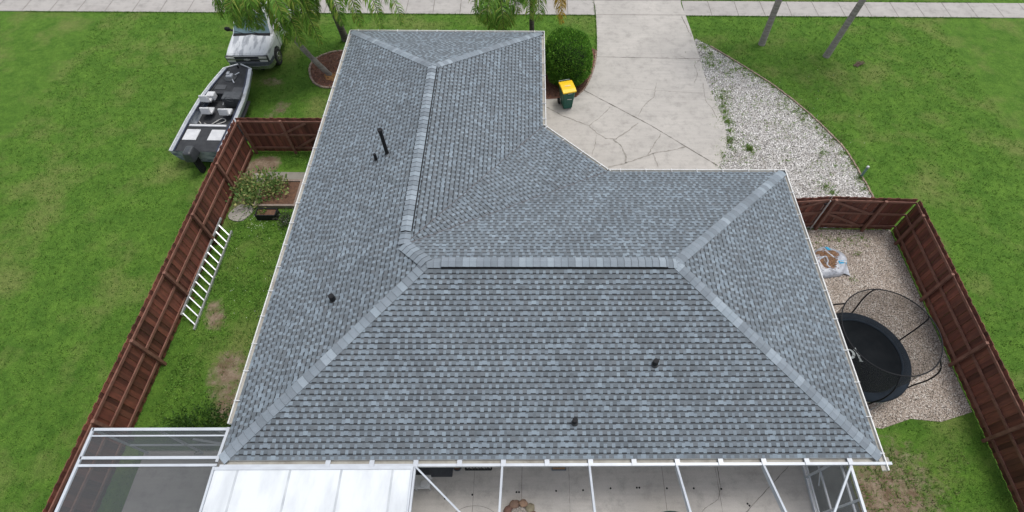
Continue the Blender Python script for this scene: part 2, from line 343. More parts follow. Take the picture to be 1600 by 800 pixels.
# loose stones on both beds
mb = MB()
def stone(x, y, r, c):
    a = rnd(0, 6.3); z = .018; P = []
    for k in range(5):
        t = a + k * 1.257 + rnd(-.3, .3); P.append((x + r * rnd(.6, 1.1) * math.cos(t), y + r * rnd(.6, 1.1) * math.sin(t), z))
    top = (x + rnd(-.3, .3) * r, y + rnd(-.3, .3) * r, z + r * .7)
    for k in range(5): mb.quad([P[k], P[(k + 1) % 5], top], 0, c)
n = 0
while n < 15000:
    x, y = rnd(7.2, 13.6), rnd(12.3, 24)
    if inside((x, y), gpoly): n += 1; g = random.choice((.28, .42, .55, .7, .8)); stone(x, y, rnd(.012, .036), (g, g * .975, g * .945))
n = 0
while n < 7000:
    x, y = rnd(7.9, 13.6), rnd(4.7, 12.2)
    if inside((x, y), ppoly): n += 1; g = random.choice((.2, .3, .42, .6, .7)); stone(x, y, rnd(.01, .026), (g, g * .86, g * .74))
stone_m = mat('loose_stones', (1, 1, 1), (.85, .85, .85), 5, .9, attr=True)
tag(mb.build('loose_gravel', stone_m), 'loose white shell and tan pebbles strewn over the side beds', 'gravel', kind='stuff')
# mulch beds
def mulch_bed(name, poly, z=.022, n=900, label=''):
    mb = MB(); mb.prism(poly, 0, z, 0, col=(1, 1, 1))
    xs_ = [p[0] for p in poly]; ys_ = [p[1] for p in poly]
    for _ in range(n):
        x, y = rnd(min(xs_), max(xs_)), rnd(min(ys_), max(ys_))
        if inside((x, y), poly):
            g = rnd(.5, 2.3); mb.box((x, y, z + rnd(0, .02)), (rnd(.03, .09), rnd(.01, .02), .008), col=(g, g * rnd(.8, 1), g * rnd(.7, .95)), M=Matrix.Rotation(rnd(0, 6), 3, 'Z') @ Matrix.Rotation(rnd(-.4, .4), 3, 'X'))
    o = mb.build(name, mulch_m); o['kind'] = 'structure'
bushbed = [(.0, 19.47), (.86, 19.53), (1.93, 19.65)] + [(x + .0, y) for x, y in left[::-1] if 19.7 < y < 23.2] + [(2.85, 23.3), (2.6, 22.6), (2.2, 22.3), (1.5, 22.3), (.6, 22.2), (0, 22.0)]
mulch_bed('mulch_bed', bushbed, n=3000)
ring = [(-9.25 + (1.25 + .06 * math.sin(3 * t)) * math.cos(t), 21.55 + 1.35 * math.sin(t)) for t in np.linspace(0, 2 * math.pi, 33)[:-1]]
mulch_bed('palm_mulch_ring', ring, n=2200)
sand_m = mat('orange_sand', (.42, .22, .08), (.25, .12, .05), 6, .95, .5, 40)
mb = MB(); mb.prism([(-9.2 + .5 * math.cos(t) * (1 + .15 * math.sin(3 * t)), 20.98 + .33 * math.sin(t) * (1 + .2 * math.cos(5 * t))) for t in np.linspace(0, 2 * math.pi, 25)[:-1]], .02, .034); o = mb.build('sand_patch', sand_m); o['kind'] = 'structure'
edge_m = mat('edging_block', (.36, .27, .21), (.20, .15, .12), 5, .9, .4, 30)
def edging(name, pts, label, step=.24, wd=.09):
    mb = MB(); P = [Vector((p[0], p[1])) for p in pts]; acc = 0
    for a, b in zip(P, P[1:]):
        L = (b - a).length; d = (b - a).normalized(); t = step - acc
        while t < L:
            q = a + d * t; mb.box((q.x + rnd(-.01, .01), q.y + rnd(-.01, .01), .03), (step * .93, wd, .07), math.atan2(d.y, d.x) + rnd(-.04, .04)); t += step
        acc = (acc + L) % step
    c = P[len(P) // 2]; single(mb, name, edge_m, (c.x, c.y, 0), label, 'edging', bevel=.008)
edging('garden_edging', ring + ring[:1], 'low brown block ring round the palm mulch bed')
edging('garden_edging', redge[4:], 'thin brick edging between the white shell gravel and the lawn', .2, .07)
edging('garden_edging', [(p[0] - .04, p[1]) for p in left[::-1] if 19.7 < p[1] < 23.2], 'thin brown edging curving along the driveway beside the bush', .2, .05)

# ------------------------------------------------------------------ house
XW, XE, YN, YS, YI, XR = -7.6176, .3672, 20.6485, 3.2507, 12.7504, 8.6462
CC = 15.3263; ZE = 2.6; PT = .32555
wm = (XE - XW) / 2; XM = XW + wm; dm = (YI - YS) / 2
A = (XW, YN); B = (XE, YN); Cc = (XE, CC - XE); Dd = (CC - YI, YI); Ee = (XR, YI); Ff = (XR, YS); G = (XW, YS)
R1 = (XM, YN - wm); R2 = (XM, YI - wm); R3 = (XW + dm, YS + dm); R4 = (XR - dm, YS + dm)
HT = {A: 0, B: 0, Cc: 0, Dd: 0, Ee: 0, Ff: 0, G: 0, R1: PT * wm, R2: PT * wm, R3: PT * dm, R4: PT * dm}
def P3(p): return Vector((p[0], p[1], ZE + HT[p]))
house = thing('house', 'single storey house with a blue grey shingled hip roof and white gutters', 'house', (0, 12, 0))
LIGHT = [(.212, .260, .302), (.222, .271, .314), (.200, .245, .285), (.240, .294, .340), (.188, .228, .264)]
MID = [(.142, .166, .187), (.152, .178, .200), (.134, .157, .177), (.146, .166, .184), (.162, .191, .215)]
EX = .143
roof_mb = MB()
def shingle_plane(e0, e1, pieces):
    """eave runs e0 -> e1 with the roof to its left; pieces are convex plan polygons of vertices"""
    a, b = P3(e0), P3(e1); u = (b - a).normalized(); apex = None
    allp = [p for pc in pieces for p in pc]
    top = max(allp, key=lambda p: (Vector((p[0], p[1], 0)) - Vector((a.x, a.y, 0))).cross(u).length)
    tv = (P3(top) if top in HT else None) - a; v = (tv - u * tv.dot(u)).normalized(); n = u.cross(v).normalized()
    loc = []
    for pc in pieces:
        q = []
        for p in pc:
            if p in HT: w_ = P3(p) - a
            else:
                hd = Vector((v.x, v.y, 0)).length; dd = Vector((p[0] - a.x, p[1] - a.y, 0)); w_ = u * dd.dot(u) + v * (dd.dot(Vector((v.x, v.y, 0)).normalized()) / hd)
            q.append((w_.dot(u), w_.dot(v)))
        ar = sum(q[i][0] * q[(i + 1) % len(q)][1] - q[(i + 1) % len(q)][0] * q[i][1] for i in range(len(q)))
        loc.append(q if ar > 0 else q[::-1])
        roof_mb.quad([a + u * x + v * y - n * .012 for x, y in (q if ar > 0 else q[::-1])], 0, (.05, .055, .06))
    U0 = min(x for q in loc for x, y in q); U1 = max(x for q in loc for x, y in q); V1 = max(y for q in loc for x, y in q)
    nc = int(V1 / EX) + 1
    def emit(x0, x1, y0, y1, h0, h1, c, front=None, v0=0, side=False):
        for q in loc:
            pl = clip([(x0, y0), (x1, y0), (x1, y1), (x0, y1)], q)
            if len(pl) < 3: continue
            H = lambda y: h0 + (h1 - h0) * (y - v0) / EX
            roof_mb.quad([a + u * x + v * y + n * H(y) for x, y in pl], 0, c)
            if front:
                e = [p for p in pl if abs(p[1] - y0) < 1e-6]
                if len(e) >= 2:
                    xa, xb = min(p[0] for p in e), max(p[0] for p in e)
                    if xb - xa > .004: roof_mb.quad([a + u * xa + v * y0 - n * .004, a + u * xb + v * y0 - n * .004, a + u * xb + v * y0 + n * H(y0), a + u * xa + v * y0 + n * H(y0)], 0, front)
            if side:
                for xs_ in (x0, x1):
                    e = [p for p in pl if abs(p[0] - xs_) < 1e-6]
                    if len(e) >= 2:
                        ya, yb = min(p[1] for p in e), max(p[1] for p in e)
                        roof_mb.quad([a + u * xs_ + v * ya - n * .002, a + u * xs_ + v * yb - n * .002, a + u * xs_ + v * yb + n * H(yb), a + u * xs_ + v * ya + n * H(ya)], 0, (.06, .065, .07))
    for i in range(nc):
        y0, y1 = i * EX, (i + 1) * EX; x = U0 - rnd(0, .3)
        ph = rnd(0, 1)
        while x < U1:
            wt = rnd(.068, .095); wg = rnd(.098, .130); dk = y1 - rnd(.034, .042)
            # narrow light tab hanging lower than its wide neighbour
            c = random.choice(LIGHT) if random.random() < .93 else random.choice(MID); k = rnd(.95, 1.06); c = tuple(q * k for q in c); m_ = random.choice(MID)
            hang_ = rnd(.016, .026) if i else 0; yt = y0 + rnd(.066, .082)
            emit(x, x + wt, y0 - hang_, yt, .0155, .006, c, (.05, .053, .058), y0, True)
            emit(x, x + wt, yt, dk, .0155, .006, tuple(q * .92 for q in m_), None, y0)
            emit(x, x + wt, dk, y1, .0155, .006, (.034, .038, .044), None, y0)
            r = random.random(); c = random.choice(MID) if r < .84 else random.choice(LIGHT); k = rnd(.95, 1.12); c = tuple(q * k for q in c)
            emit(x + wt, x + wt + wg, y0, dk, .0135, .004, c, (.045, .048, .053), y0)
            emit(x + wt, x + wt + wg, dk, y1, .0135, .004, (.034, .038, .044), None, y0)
            x += wt + wg
W2 = (XW, R2[1])
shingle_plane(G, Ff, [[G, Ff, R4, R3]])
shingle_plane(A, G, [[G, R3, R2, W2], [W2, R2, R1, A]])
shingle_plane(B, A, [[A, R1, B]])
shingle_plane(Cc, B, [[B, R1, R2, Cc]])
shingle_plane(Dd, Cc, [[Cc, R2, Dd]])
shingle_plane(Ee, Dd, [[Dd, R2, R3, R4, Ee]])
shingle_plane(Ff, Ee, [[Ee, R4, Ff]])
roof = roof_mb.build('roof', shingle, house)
# closed-cut valleys (thin dark line with a rusty tint)
mb = MB()
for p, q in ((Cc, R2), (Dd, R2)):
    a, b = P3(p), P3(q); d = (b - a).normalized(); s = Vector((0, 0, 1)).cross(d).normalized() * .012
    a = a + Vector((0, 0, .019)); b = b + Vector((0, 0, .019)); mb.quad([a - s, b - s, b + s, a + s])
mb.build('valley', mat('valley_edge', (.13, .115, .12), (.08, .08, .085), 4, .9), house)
# ridge and hip caps
def side_vec(ridge, pl_pts, toward):
    """unit vector lying in the plane of pl_pts, perpendicular to the ridge, pointing toward a plan point"""
    a, b, c = [P3(p) for p in pl_pts]; n = (b - a).cross(c - a).normalized(); s = n.cross(ridge).normalized()
    t = Vector((toward[0], toward[1], ZE)) - P3(pl_pts[0]); 
    return s
def caps(pa, pb, pl1, t1, pl2, t2, lift=.012, wd=.15, t0=0, t_end=1, name='ridge_cap', vent=False):
    a, b = P3(pa), P3(pb); L = (b - a).length; d = (b - a).normalized()
    S = []
    for pl, tw in ((pl1, t1), (pl2, t2)):
        s = side_vec(d, pl, tw); mid = (a + b) / 2; tv = Vector((tw[0], tw[1], ZE)) - mid
        if s.dot(Vector((tv.x, tv.y, 0))) < 0: s = -s
        S.append(s)
    up = Vector((0, 0, 1)); mb = MB(); x = t0 * L; E_ = .19; xe = t_end * L
    while x < xe:
        x2 = min(x + E_ + .03, xe + .02); r = random.random(); c = random.choice([(.27, .32, .365), (.29, .345, .392)]) if r < .3 else random.choice([(.235, .278, .318), (.208, .244, .278), (.25, .292, .333)])
        if r < .14: c = (.32, .375, .425)
        k = rnd(.96, 1.04); c = tuple(q * k for q in c)
        p0 = a + d * x; p1 = a + d * x2; h0 = lift + .022; h1 = lift + .008   # butt end high, tucked end low
        for s in S:
            w0 = s * wd
            q = [p0 + up * h0, p1 + up * h1, p1 + w0 + up * (h1 - .002), p0 + w0 + up * (h0 - .004)]
            if s is S[1]: q = q[::-1]
            mb.quad(q, 0, c)
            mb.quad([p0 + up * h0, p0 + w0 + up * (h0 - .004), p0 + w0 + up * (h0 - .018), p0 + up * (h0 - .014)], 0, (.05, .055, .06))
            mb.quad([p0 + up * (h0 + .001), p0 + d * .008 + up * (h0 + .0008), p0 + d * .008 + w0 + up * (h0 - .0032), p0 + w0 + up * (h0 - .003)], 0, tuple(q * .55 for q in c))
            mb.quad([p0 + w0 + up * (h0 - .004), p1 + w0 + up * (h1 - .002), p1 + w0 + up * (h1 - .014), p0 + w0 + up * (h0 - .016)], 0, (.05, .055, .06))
        x += E_
    mb.build(name, shingle, house)
    if vent:
        vb = MB()
        for s in S:
            p0, p1 = a + d * t0 * L, a + d * (xe)
            for k1, k2, z0, z1 in ((1.13, .93, -.005, lift),):  # black sides flare past the caps, standing in for shade under their overhang
                vb.quad([p0 + s * wd * k1 + up * z0, p1 + s * wd * k1 + up * z0, p1 + s * wd * k2 + up * z1, p0 + s * wd * k2 + up * z1])
            vb.quad([p0 + up * lift, p1 + up * lift, p1 + s * wd * .93 + up * lift, p0 + s * wd * .93 + up * lift])
        for p in (a + d * t0 * L, a + d * xe):
            vb.quad([p + S[0] * wd * .93 - up * .01, p + S[0] * wd * .93 + up * lift, p + up * (lift + .01), p + S[1] * wd * .93 + up * lift, p + S[1] * wd * .93 - up * .01])
        vb.build('ridge_vent', black, house)
PS, PW, PN, P1, PI, PR = (G, Ff, R4), (A, G, R2), (A, R1, B), (B, R1, Cc), (Dd, R3, Ee), (Ee, R4, Ff)
cS, cW, cN, c1, cI, cR = (0, 3.3), (-7.6, 12), (-3.6, 20.6), (.3, 17), (6, 12.7), (8.6, 8)
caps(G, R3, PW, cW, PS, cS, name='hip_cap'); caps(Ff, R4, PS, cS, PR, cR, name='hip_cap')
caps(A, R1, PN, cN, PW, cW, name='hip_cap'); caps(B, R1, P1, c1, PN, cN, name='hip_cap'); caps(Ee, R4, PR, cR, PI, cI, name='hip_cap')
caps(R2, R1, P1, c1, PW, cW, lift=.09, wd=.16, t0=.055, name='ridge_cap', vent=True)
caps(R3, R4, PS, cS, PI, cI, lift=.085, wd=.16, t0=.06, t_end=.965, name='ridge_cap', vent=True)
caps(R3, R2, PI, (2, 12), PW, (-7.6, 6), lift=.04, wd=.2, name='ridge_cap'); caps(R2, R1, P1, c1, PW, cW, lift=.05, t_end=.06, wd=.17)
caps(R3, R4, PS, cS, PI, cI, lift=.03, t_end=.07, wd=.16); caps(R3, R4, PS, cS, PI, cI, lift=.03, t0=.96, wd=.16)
# walls, soffit, fascia
mb = MB(); ins = .55
wp = [(XW + ins, YS + ins), (XR - ins, YS + ins), (XR - ins, YI - ins), (Dd[0] + .2, YI - ins), (XE - ins, Cc[1] - .2), (XE - ins, YN - ins), (XW + ins, YN - ins)]
mb.prism(wp, 0, ZE - .1); mb.build('wall', stucco, house)
ep = [G, Ff, Ee, Dd, Cc, B, A]
mb = MB(); mb.quad([(x, y, ZE - .12) for x, y in ep][::-1])
for p, q in zip(ep, ep[1:] + ep[:1]): mb.quad([(p[0], p[1], ZE - .14), (q[0], q[1], ZE - .14), (q[0], q[1], ZE - .002), (p[0], p[1], ZE - .002)])
mb.build('soffit', trim_white, house)
def gutter(p, q, wd=.12, hang=.82, name='gutter', ext0=0, ext1=0, top=0.0, start=.4, hw=.05, deep=.1, wall=.018):
    """trough outside the eave p -> q (roof on its left)"""
    a, b = Vector((p[0], p[1], 0)), Vector((q[0], q[1], 0)); d = (b - a).normalized(); o = Vector((d.y, -d.x, 0)); a = a - d * ext0; b = b + d * ext1
    z = ZE - .01 + top; mb = MB()
    def pt(base_, off, zz): return base_ + o * off + Vector((0, 0, zz))
    mb.quad([pt(a, -.02, z - deep * .55), pt(b, -.02, z - deep * .55), pt(b, wd, z - deep * .55), pt(a, wd, z - deep * .55)][::-1], 1)
    prof = [(wd - .02, z - deep), (wd, z - deep * .5), (wd + .012, z), (wd + .012, z + .004), (wd - wall, z + .004), (wd - wall, z - deep * .55)]
    for (o0, z0), (o1, z1) in zip(prof, prof[1:]): mb.quad([pt(a, o0, z0), pt(b, o0, z0), pt(b, o1, z1), pt(a, o1, z1)])
    mb.quad([pt(a, 0, z - deep), pt(b, 0, z - deep), pt(b, wd - .02, z - deep), pt(a, wd - .02, z - deep)])
    for e in (a, b): mb.quad([pt(e, -.01, z - deep), pt(e, wd, z - deep), pt(e, wd + .01, z), pt(e, -.01, z)])
    g = mb.build(name, [trim_white, gutter_in], house); L = (b - a).length; x = start; hb = MB()
    while x < L - .1:
        c = a + d * x; hb = MB(); hb.bar(pt(c, -.03, z + .006), pt(c, wd + .014, z + .008), .012, hw, up=(0, 0, 1)); x += hang + rnd(-.03, .03)
        hb.build('hanger', bpy.data.materials.get('hanger_white') or mat('hanger_white', (.85, .86, .87), None, 4, .4), g)
gutter(A, (XW, 4.15), ext0=.12)
gutter(Ff, Ee, ext0=.3, ext1=.1, hang=.95); gutter(Ee, Dd, ext0=.12, hang=.9); gutter(Dd, Cc, hang=.9, ext0=.04, ext1=.04); gutter(Cc, B, ext1=.13); gutter(B, A, ext0=.1, ext1=.12)
# vent pipes
rubber = mat('pipe_boot', (.03, .032, .035), (.05, .052, .055), 12, .6)
for (x, y, z, h, r, cap_, lb) in ((-4.76, 12.66, 3.53, 1.02, .06, True, 'tall black vent pipe with a small cap'), (-5.11, 12.48, 3.42, .27, .048, False, 'short black vent pipe beside the tall one'), (-5.5, 7.33, 3.29, .24, .078, False, 'stubby black vent pipe on the west slope'), (3.16, 5.43, 3.31, .22, .072, False, 'stubby black vent pipe, the upper one on the south slope'), (1.06, 4.07, 2.87, .21, .068, False, 'stubby black vent pipe nearest the south eave')):
    mb = MB(); mb.tube([(x, y, z - .1), (x, y, z + h)], r, 14)
    mb.tube([(x, y, z + h), (x, y, z + h + .004)], r * .78, 14)
    if cap_: mb.tube([(x, y, z + h - .04), (x, y, z + h + .03)], r * 1.35, 14)
    pp = mb.build('vent_pipe', black, house, smooth=False); pp['label'] = lb
    mb = MB(); mb.tube([(x, y, z - .05), (x, y, z + .035)], [r * 1.7, r * 1.15], 14); mb.build('pipe_boot', rubber, pp)

# ------------------------------------------------------------------ pool cage
cage = thing('pool_cage', 'white aluminium screened pool enclosure attached to the south eave', 'screen enclosure', (2.5, 0, 0))
YC0 = 3.12; XS = [-2.87, -.74, 1.40, 3.55, 5.70, 7.86]
gb = MB()   # super gutter
z = ZE - .02
gb.quad([(-7.62, YS + .03, z - .07), (8.9, YS + .03, z - .07), (8.9, YC0, z - .07), (-7.62, YC0, z - .07)][::-1], 1)
gb.bar((-7.62, YC0, z - .05), (8.9, YC0, z - .05), .065, .11); gb.build('eave_gutter', [white_alu, gutter_in], cage)
x = -2.87 - 2 * 1.073
while x < 8.6:
    bb = MB(); bb.box((x + .01, YS - .045, z + .0), (.12, .18, .022)); bb.box((x + .01, YC0 - .0, z - .02), (.12, .075, .1)); bb.build('gutter_strap', white_alu, cage); x += 1.073
def rise(y): return 2.6 + min(max(0, (3.1 - y)) * .55, 1.35)
for i, x in enumerate(XS[1:-1]):
    b = MB(); pts = [3.09, .65, -3.6]
    b.bar((x, pts[0], z - .07), (x, pts[1], rise(pts[1]) - .09), .05, .15, up=(0, 0, 1)); b.bar((x, pts[1], rise(pts[1]) - .09), (x, pts[2], rise(pts[2]) - .09), .05, .15, up=(0, 0, 1))
    b.bar((x, pts[2], rise(pts[2])), (x, -4.9, .05), .05, .1, up=(1, 0, 0)); b.build('roof_beam', white_alu, cage)
for x, w_ in ((XS[0], .05), (XS[5], .065)):
    b = MB(); b.bar((x, 3.09, 2.55), (x, -4.9, 2.55), w_, .07); b.bar((x, -4.9, 2.52), (x, -4.9, .05), .05, .05, up=(1, 0, 0)); b.build('eave_beam', white_alu, cage)
b = MB(); b.bar((-2.84, 3.07, 2.62), (-1.05, 1.45, 2.62 + .88), .04, .05); b.build('roof_brace', white_alu, cage)
b = MB(); b.bar((7.84, 3.05, 2.60), (6.2, 1.3, 2.6 + .98), .045, .05); b.build('roof_brace', white_alu, cage)
b = MB(); b.bar((-.74, .63, 3.85), (5.7, .63, 3.85), .05, .05); b.build('purlin', white_alu, cage)
XX = XS[5]
for y in (3.78, 3.3, 2.3, .6, -1.2, -3.0):
    b = MB(); b.bar((XX, y - .06 * (y > 3.5), .05), (XX, y - .06 * (y > 3.5), 2.5), .05, .05 if y != 3.3 else .07, up=(1, 0, 0)); b.build('wall_post', white_alu, cage)
for zz, th in ((.09, .07), (.30, .05), (1.0, .05), (2.14, .045)):
    b = MB(); b.bar((XX, 3.8, zz), (XX, -4.85, zz), .045, th); b.build('wall_rail', white_alu, cage)
b = MB(); b.bar((XX - .03, 3.25, 1.05), (XX - .03, 2.95, .75), .02, .03); b.build('wall_brace', white_alu, cage)
for i in range(5):
    x0, x1 = XS[i] + .03, XS[i + 1] - .03; b = MB(); f = lambda x, y: (2.6 if x in (XS[0] + .03, XS[5] - .03) else rise(y)) - .02
    for ya, yb in ((3.08, .65), (.65, -3.6)): b.quad([(x0, ya, f(x0, ya)), (x1, ya, f(x1, ya)), (x1, yb, f(x1, yb)), (x0, yb, f(x0, yb))])
    b.build('roof_screen', screen_r, cage)
b = MB(); b.quad([(XX + .01, 3.8, .1), (XX + .01, -4.85, .1), (XX + .01, -4.85, 2.5), (XX + .01, 3.8, 2.5)]); b.build('wall_screen', screen_w, cage)
b = MB(); b.prism([(7.83, -5), (7.95, -5), (7.95, 3.85), (7.83, 3.85)], 0, .085); 
b.build('sill', white_alu, cage)

# white panel roof
cover = thing('patio_cover', 'flat white insulated panel roof joined to the south west eave', 'patio roof', (-5.3, 1, 0))
seams = [-7.72, -7.15, -5.88, -4.64, -3.40, -2.93]
def zr(y): return 2.58 - (3.1 - y) * .02
for i in range(5):
    b = MB(); x0, x1 = seams[i] + .012, seams[i + 1] - .012
    for ya, yb in ((3.09, -5),): 
        b.quad([(x0, ya, zr(ya)), (x0, yb, zr(yb)), (x1, yb, zr(yb)), (x1, ya, zr(ya))]); b.quad([(x0, ya, zr(ya) - .08), (x0, yb, zr(yb) - .08), (x1, yb, zr(yb) - .08), (x1, ya, zr(ya) - .08)][::-1])
        for x in (x0, x1): b.quad([(x, ya, zr(ya)), (x, yb, zr(yb)), (x, yb, zr(yb) - .08), (x, ya, zr(ya) - .08)])
    b.build('panel', white_roof, cover)
seam_m = mat('seam_white', (.40, .43, .46), (.55, .58, .60), 2, .4)
for x in seams[1:-1]:
    b = MB(); b.bar((x, 3.08, zr(3.08) + .004), (x, -5, zr(-5) + .004), .05, .014); b.build('seam', seam_m, cover)
for x in (seams[0] - .02, seams[-1] + .0):
    b = MB(); b.bar((x, 3.1, zr(3.1) - .03), (x, -5.02, zr(-5) - .03), .05, .13); b.build('edge_trim', white_alu, cover)
b = MB(); b.bar((-7.74, 3.06, 2.59), (-2.9, 3.06, 2.59), .07, .03); b.build('head_trim', white_alu, cover)
for x, y in ((-7.7, -4.9), (-2.95, -4.9), (-5.3, -4.9), (-7.7, 0)):
    b = MB(); b.bar((x, y, 0), (x, y, 2.4), .08, .08, up=(1, 0, 0)); b.build('post', white_alu, cover)

# west side screen room
side = thing('side_enclosure', 'small screened side porch with white frame beside the south west roof corner', 'screen enclosure', (-9, 3.6, 0))
zf = 2.4
for nm, a, b_, wd in (('top_rail', (-7.78, 4.06, zf), (-11.2, 4.06, zf), .07), ('top_rail', (-7.78, 3.9, zf), (-11.2, 3.9, zf), .035), ('top_rail', (-7.76, 4.1, zf + .02), (-7.80, 3.25, zf + .02), .07), ('top_rail', (-7.78, 3.36, zf), (-11.2, 3.36, zf), .07), ('top_rail', (-7.78, 3.18, zf), (-11.2, 3.18, zf), .06), ('edge_beam', (-7.80, 3.1, zf), (-7.80, -5, zf), .07), ('edge_beam', (-11.2, 4.1, zf), (-11.2, -5, zf), .07),
                     ('post', (-11.2, 4.06, 0), (-11.2, 4.06, zf - .03), .05), ('post', (-8.05, 4.06, 0), (-8.05, 4.06, zf - .03), .05), ('post', (-9.6, 4.06, 0), (-9.6, 4.06, zf - .03), .05), ('mid_rail', (-7.8, 4.06, .9), (-11.2, 4.06, .9), .045), ('brace', (-8.1, 3.95, 1.2), (-8.9, 3.95, 1.9), .05)):
    b = MB(); b.bar(a, b_, wd, wd * .8 if nm != 'post' else wd, up=(0, 0, 1) if nm != 'post' else (1, 0, 0)); b.build(nm, white_alu, side)
b = MB(); b.quad([(-7.8, 4.03, zf - .02), (-11.2, 4.03, zf - .02), (-11.2, -5, zf - .02), (-7.8, -5, zf - .02)]); b.build('roof_screen', screen_w, side)
b = MB(); b.quad([(-7.8, 4.08, .05), (-11.2, 4.08, .05), (-11.2, 4.08, zf - .03), (-7.8, 4.08, zf - .03)]); b.build('wall_screen', screen_w, side)
mb = MB(); mb.prism([(-11.3, -5), (-7.35, -5), (-7.35, 4.12), (-11.3, 4.12)], 0, .045); o = mb.build('side_slab', patio_m); o['kind'] = 'structure'
# ------------------------------------------------------------------ fences
def fence(name, a, b, label, cat='fence', side_=1, h=1.8, posts=2.4, braces=(), boards_mat=None, endpost=True):
    """vertical boards from a to b (plan); rails and posts on side_ of the line"""
    a, b = Vector((a[0], a[1], 0)), Vector((b[0], b[1], 0)); d = (b - a).normalized(); o = Vector((-d.y, d.x, 0)) * side_; L = (b - a).length; ang = math.atan2(d.y, d.x)
    root = thing(name, label, cat, a); mb = MB(); x = 0; i = 0
    while x < L - .02:
        bw = min(.14, L - x); hh = h + rnd(-.012, .012); g = rnd(.55, 1.6); g2 = g * rnd(.9, 1.05); dz = .019 * (i % 2)
        p = a + d * (x + bw / 2) - o * (.01 + dz); mb.box((p.x, p.y, hh / 2 + .03), (bw * 1.06, .017, hh), ang, col=(g, g2, g2)); x += .148; i += 1
    mb.build('boards', wood, root)
    for zz in (.28, .98, h - .14):
        mb = MB(); p, q = a + o * .022 + Vector((0, 0, zz)), b + o * .022 + Vector((0, 0, zz)); mb.bar(p, q, .04, .088); mb.build('rail', rail_m, root)
    x = .12
    while x < L:
        mb = MB(); p = a + d * x + o * .09; mb.bar(p, p + Vector((0, 0, h - .02)), .09, .09, up=tuple(d)); mb.build('post', rail_m, root); x += posts
    for x0, z0, x1, z1 in braces:
        mb = MB(); mb.bar(a + d * x0 + o * .03 + Vector((0, 0, z0)), a + d * x1 + o * .03 + Vector((0, 0, z1)), .035, .088); mb.build('brace', rail_m, root)
    return root
fence('wood_fence', (-11.55, 16.18), (-7.12, 16.18), 'red brown wooden fence closing the side yard, between the boat and the house', side_=-1, posts=1.62, braces=((1.45, .98, 2.65, 1.6), (1.9, .28, 3.0, .98)))
fence('wood_fence', (-11.98, 2.0), (-11.55, 16.1), 'long red brown wooden fence along the west side yard beside the ladder', side_=-1, posts=2.35)
fence('wood_fence', (10.62, 12.3), (13.6, 12.18), 'dark brown wooden fence panel right of the gate, in front of the white shell gravel', side_=-1, posts=1.75, braces=((.12, 1.62, 1.7, .98), (.12, .95, 1.6, .3)))
fence('wood_fence', (13.6, -3), (13.65, 12.15), 'brown wooden fence along the east property line past the trampoline', side_=1)
g = fence('wood_gate', (8.15, 12.1), (10.59, 12.3), 'dark brown wooden gate leaf between the house corner and the fence panel', 'gate', side_=-1, posts=9, braces=((.3, .98, 2.25, 1.62), (.5, .5, 2.2, .96)))
mb = MB(); mb.bar((10.52, 12.18, .05), (10.52, 12.18, 1.75), .03, .03, up=(1, 0, 0)); mb.build('drop_rod', alu, g)
mb = MB(); mb.box((10.45, 12.2, 1.55), (.12, .04, .05)); mb.build('latch', black, g)

# ------------------------------------------------------------------ foliage helpers
def leafy(name, pts_fn, n, size, cols, parent=None, mats=leaf_m, updir=.5):
    """n small folded leaves; pts_fn() -> (position, outward normal)"""
    mb = MB(); mb.hascol = True
    for _ in range(n):
        p, nn = pts_fn(); s = size * rnd(.6, 1.3)
        d = (Vector((rnd(-1, 1), rnd(-1, 1), rnd(-.6, 1) + updir)) + nn * .9).normalized(); t = d.cross(Vector((rnd(-1, 1), rnd(-1, 1), rnd(-1, 1)))).normalized()
        k = rnd(.65, 1.35); c = random.choice(cols); c = tuple(q * k for q in c); a = p + d * s; m_ = p + d * s * .5
        q = m_ + t * s * .28 + nn * s * .06; r = m_ - t * s * .28 + nn * s * .06; mb.quad([p, q, a, r], 0, c)
    return mb.build(name, mats, parent)
# round bush
bush = thing('round_bush', 'large round clipped green bush in the mulch bed beside the driveway', 'bush', (1.62, 20.95, 0))
bc = Vector((1.60, 20.93, 1.10)); br = Vector((1.0, 1.06, 1.12))
def bush_pt():
    q = Vector((random.gauss(0, 1), random.gauss(0, 1), random.gauss(0, 1))).normalized()
    f = 1 + .10 * mnoise.noise(q * 2.6) + .06 * mnoise.noise(q * 7) + .04 * mnoise.noise(q * 15)
    dep = 1 - abs(random.gauss(0, .075)); m4 = (abs(q.x) ** 2.9 + abs(q.y) ** 2.9 + abs(q.z) ** 2.9) ** (-1 / 2.9); p = Vector((q.x * br.x, q.y * br.y, q.z * br.z)) * f * dep * m4 + bc
    p.z = max(p.z, .08); return p, q
leafy('crown', bush_pt, 26000, .075, [(.11, .27, .03), (.14, .33, .04), (.07, .19, .024), (.22, .42, .055), (.09, .23, .028)], bush)
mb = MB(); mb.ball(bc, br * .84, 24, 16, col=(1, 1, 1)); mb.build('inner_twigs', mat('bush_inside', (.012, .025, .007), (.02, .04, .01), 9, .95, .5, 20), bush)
mb = MB()
for k in range(6): t = k * 1.05; mb.tube([(1.62 + .1 * math.cos(t), 20.95 + .1 * math.sin(t), 0), (1.62 + .4 * math.cos(t), 20.95 + .4 * math.sin(t), .7)], [.04, .025], 7)
mb.build('stems', trunk_m, bush)

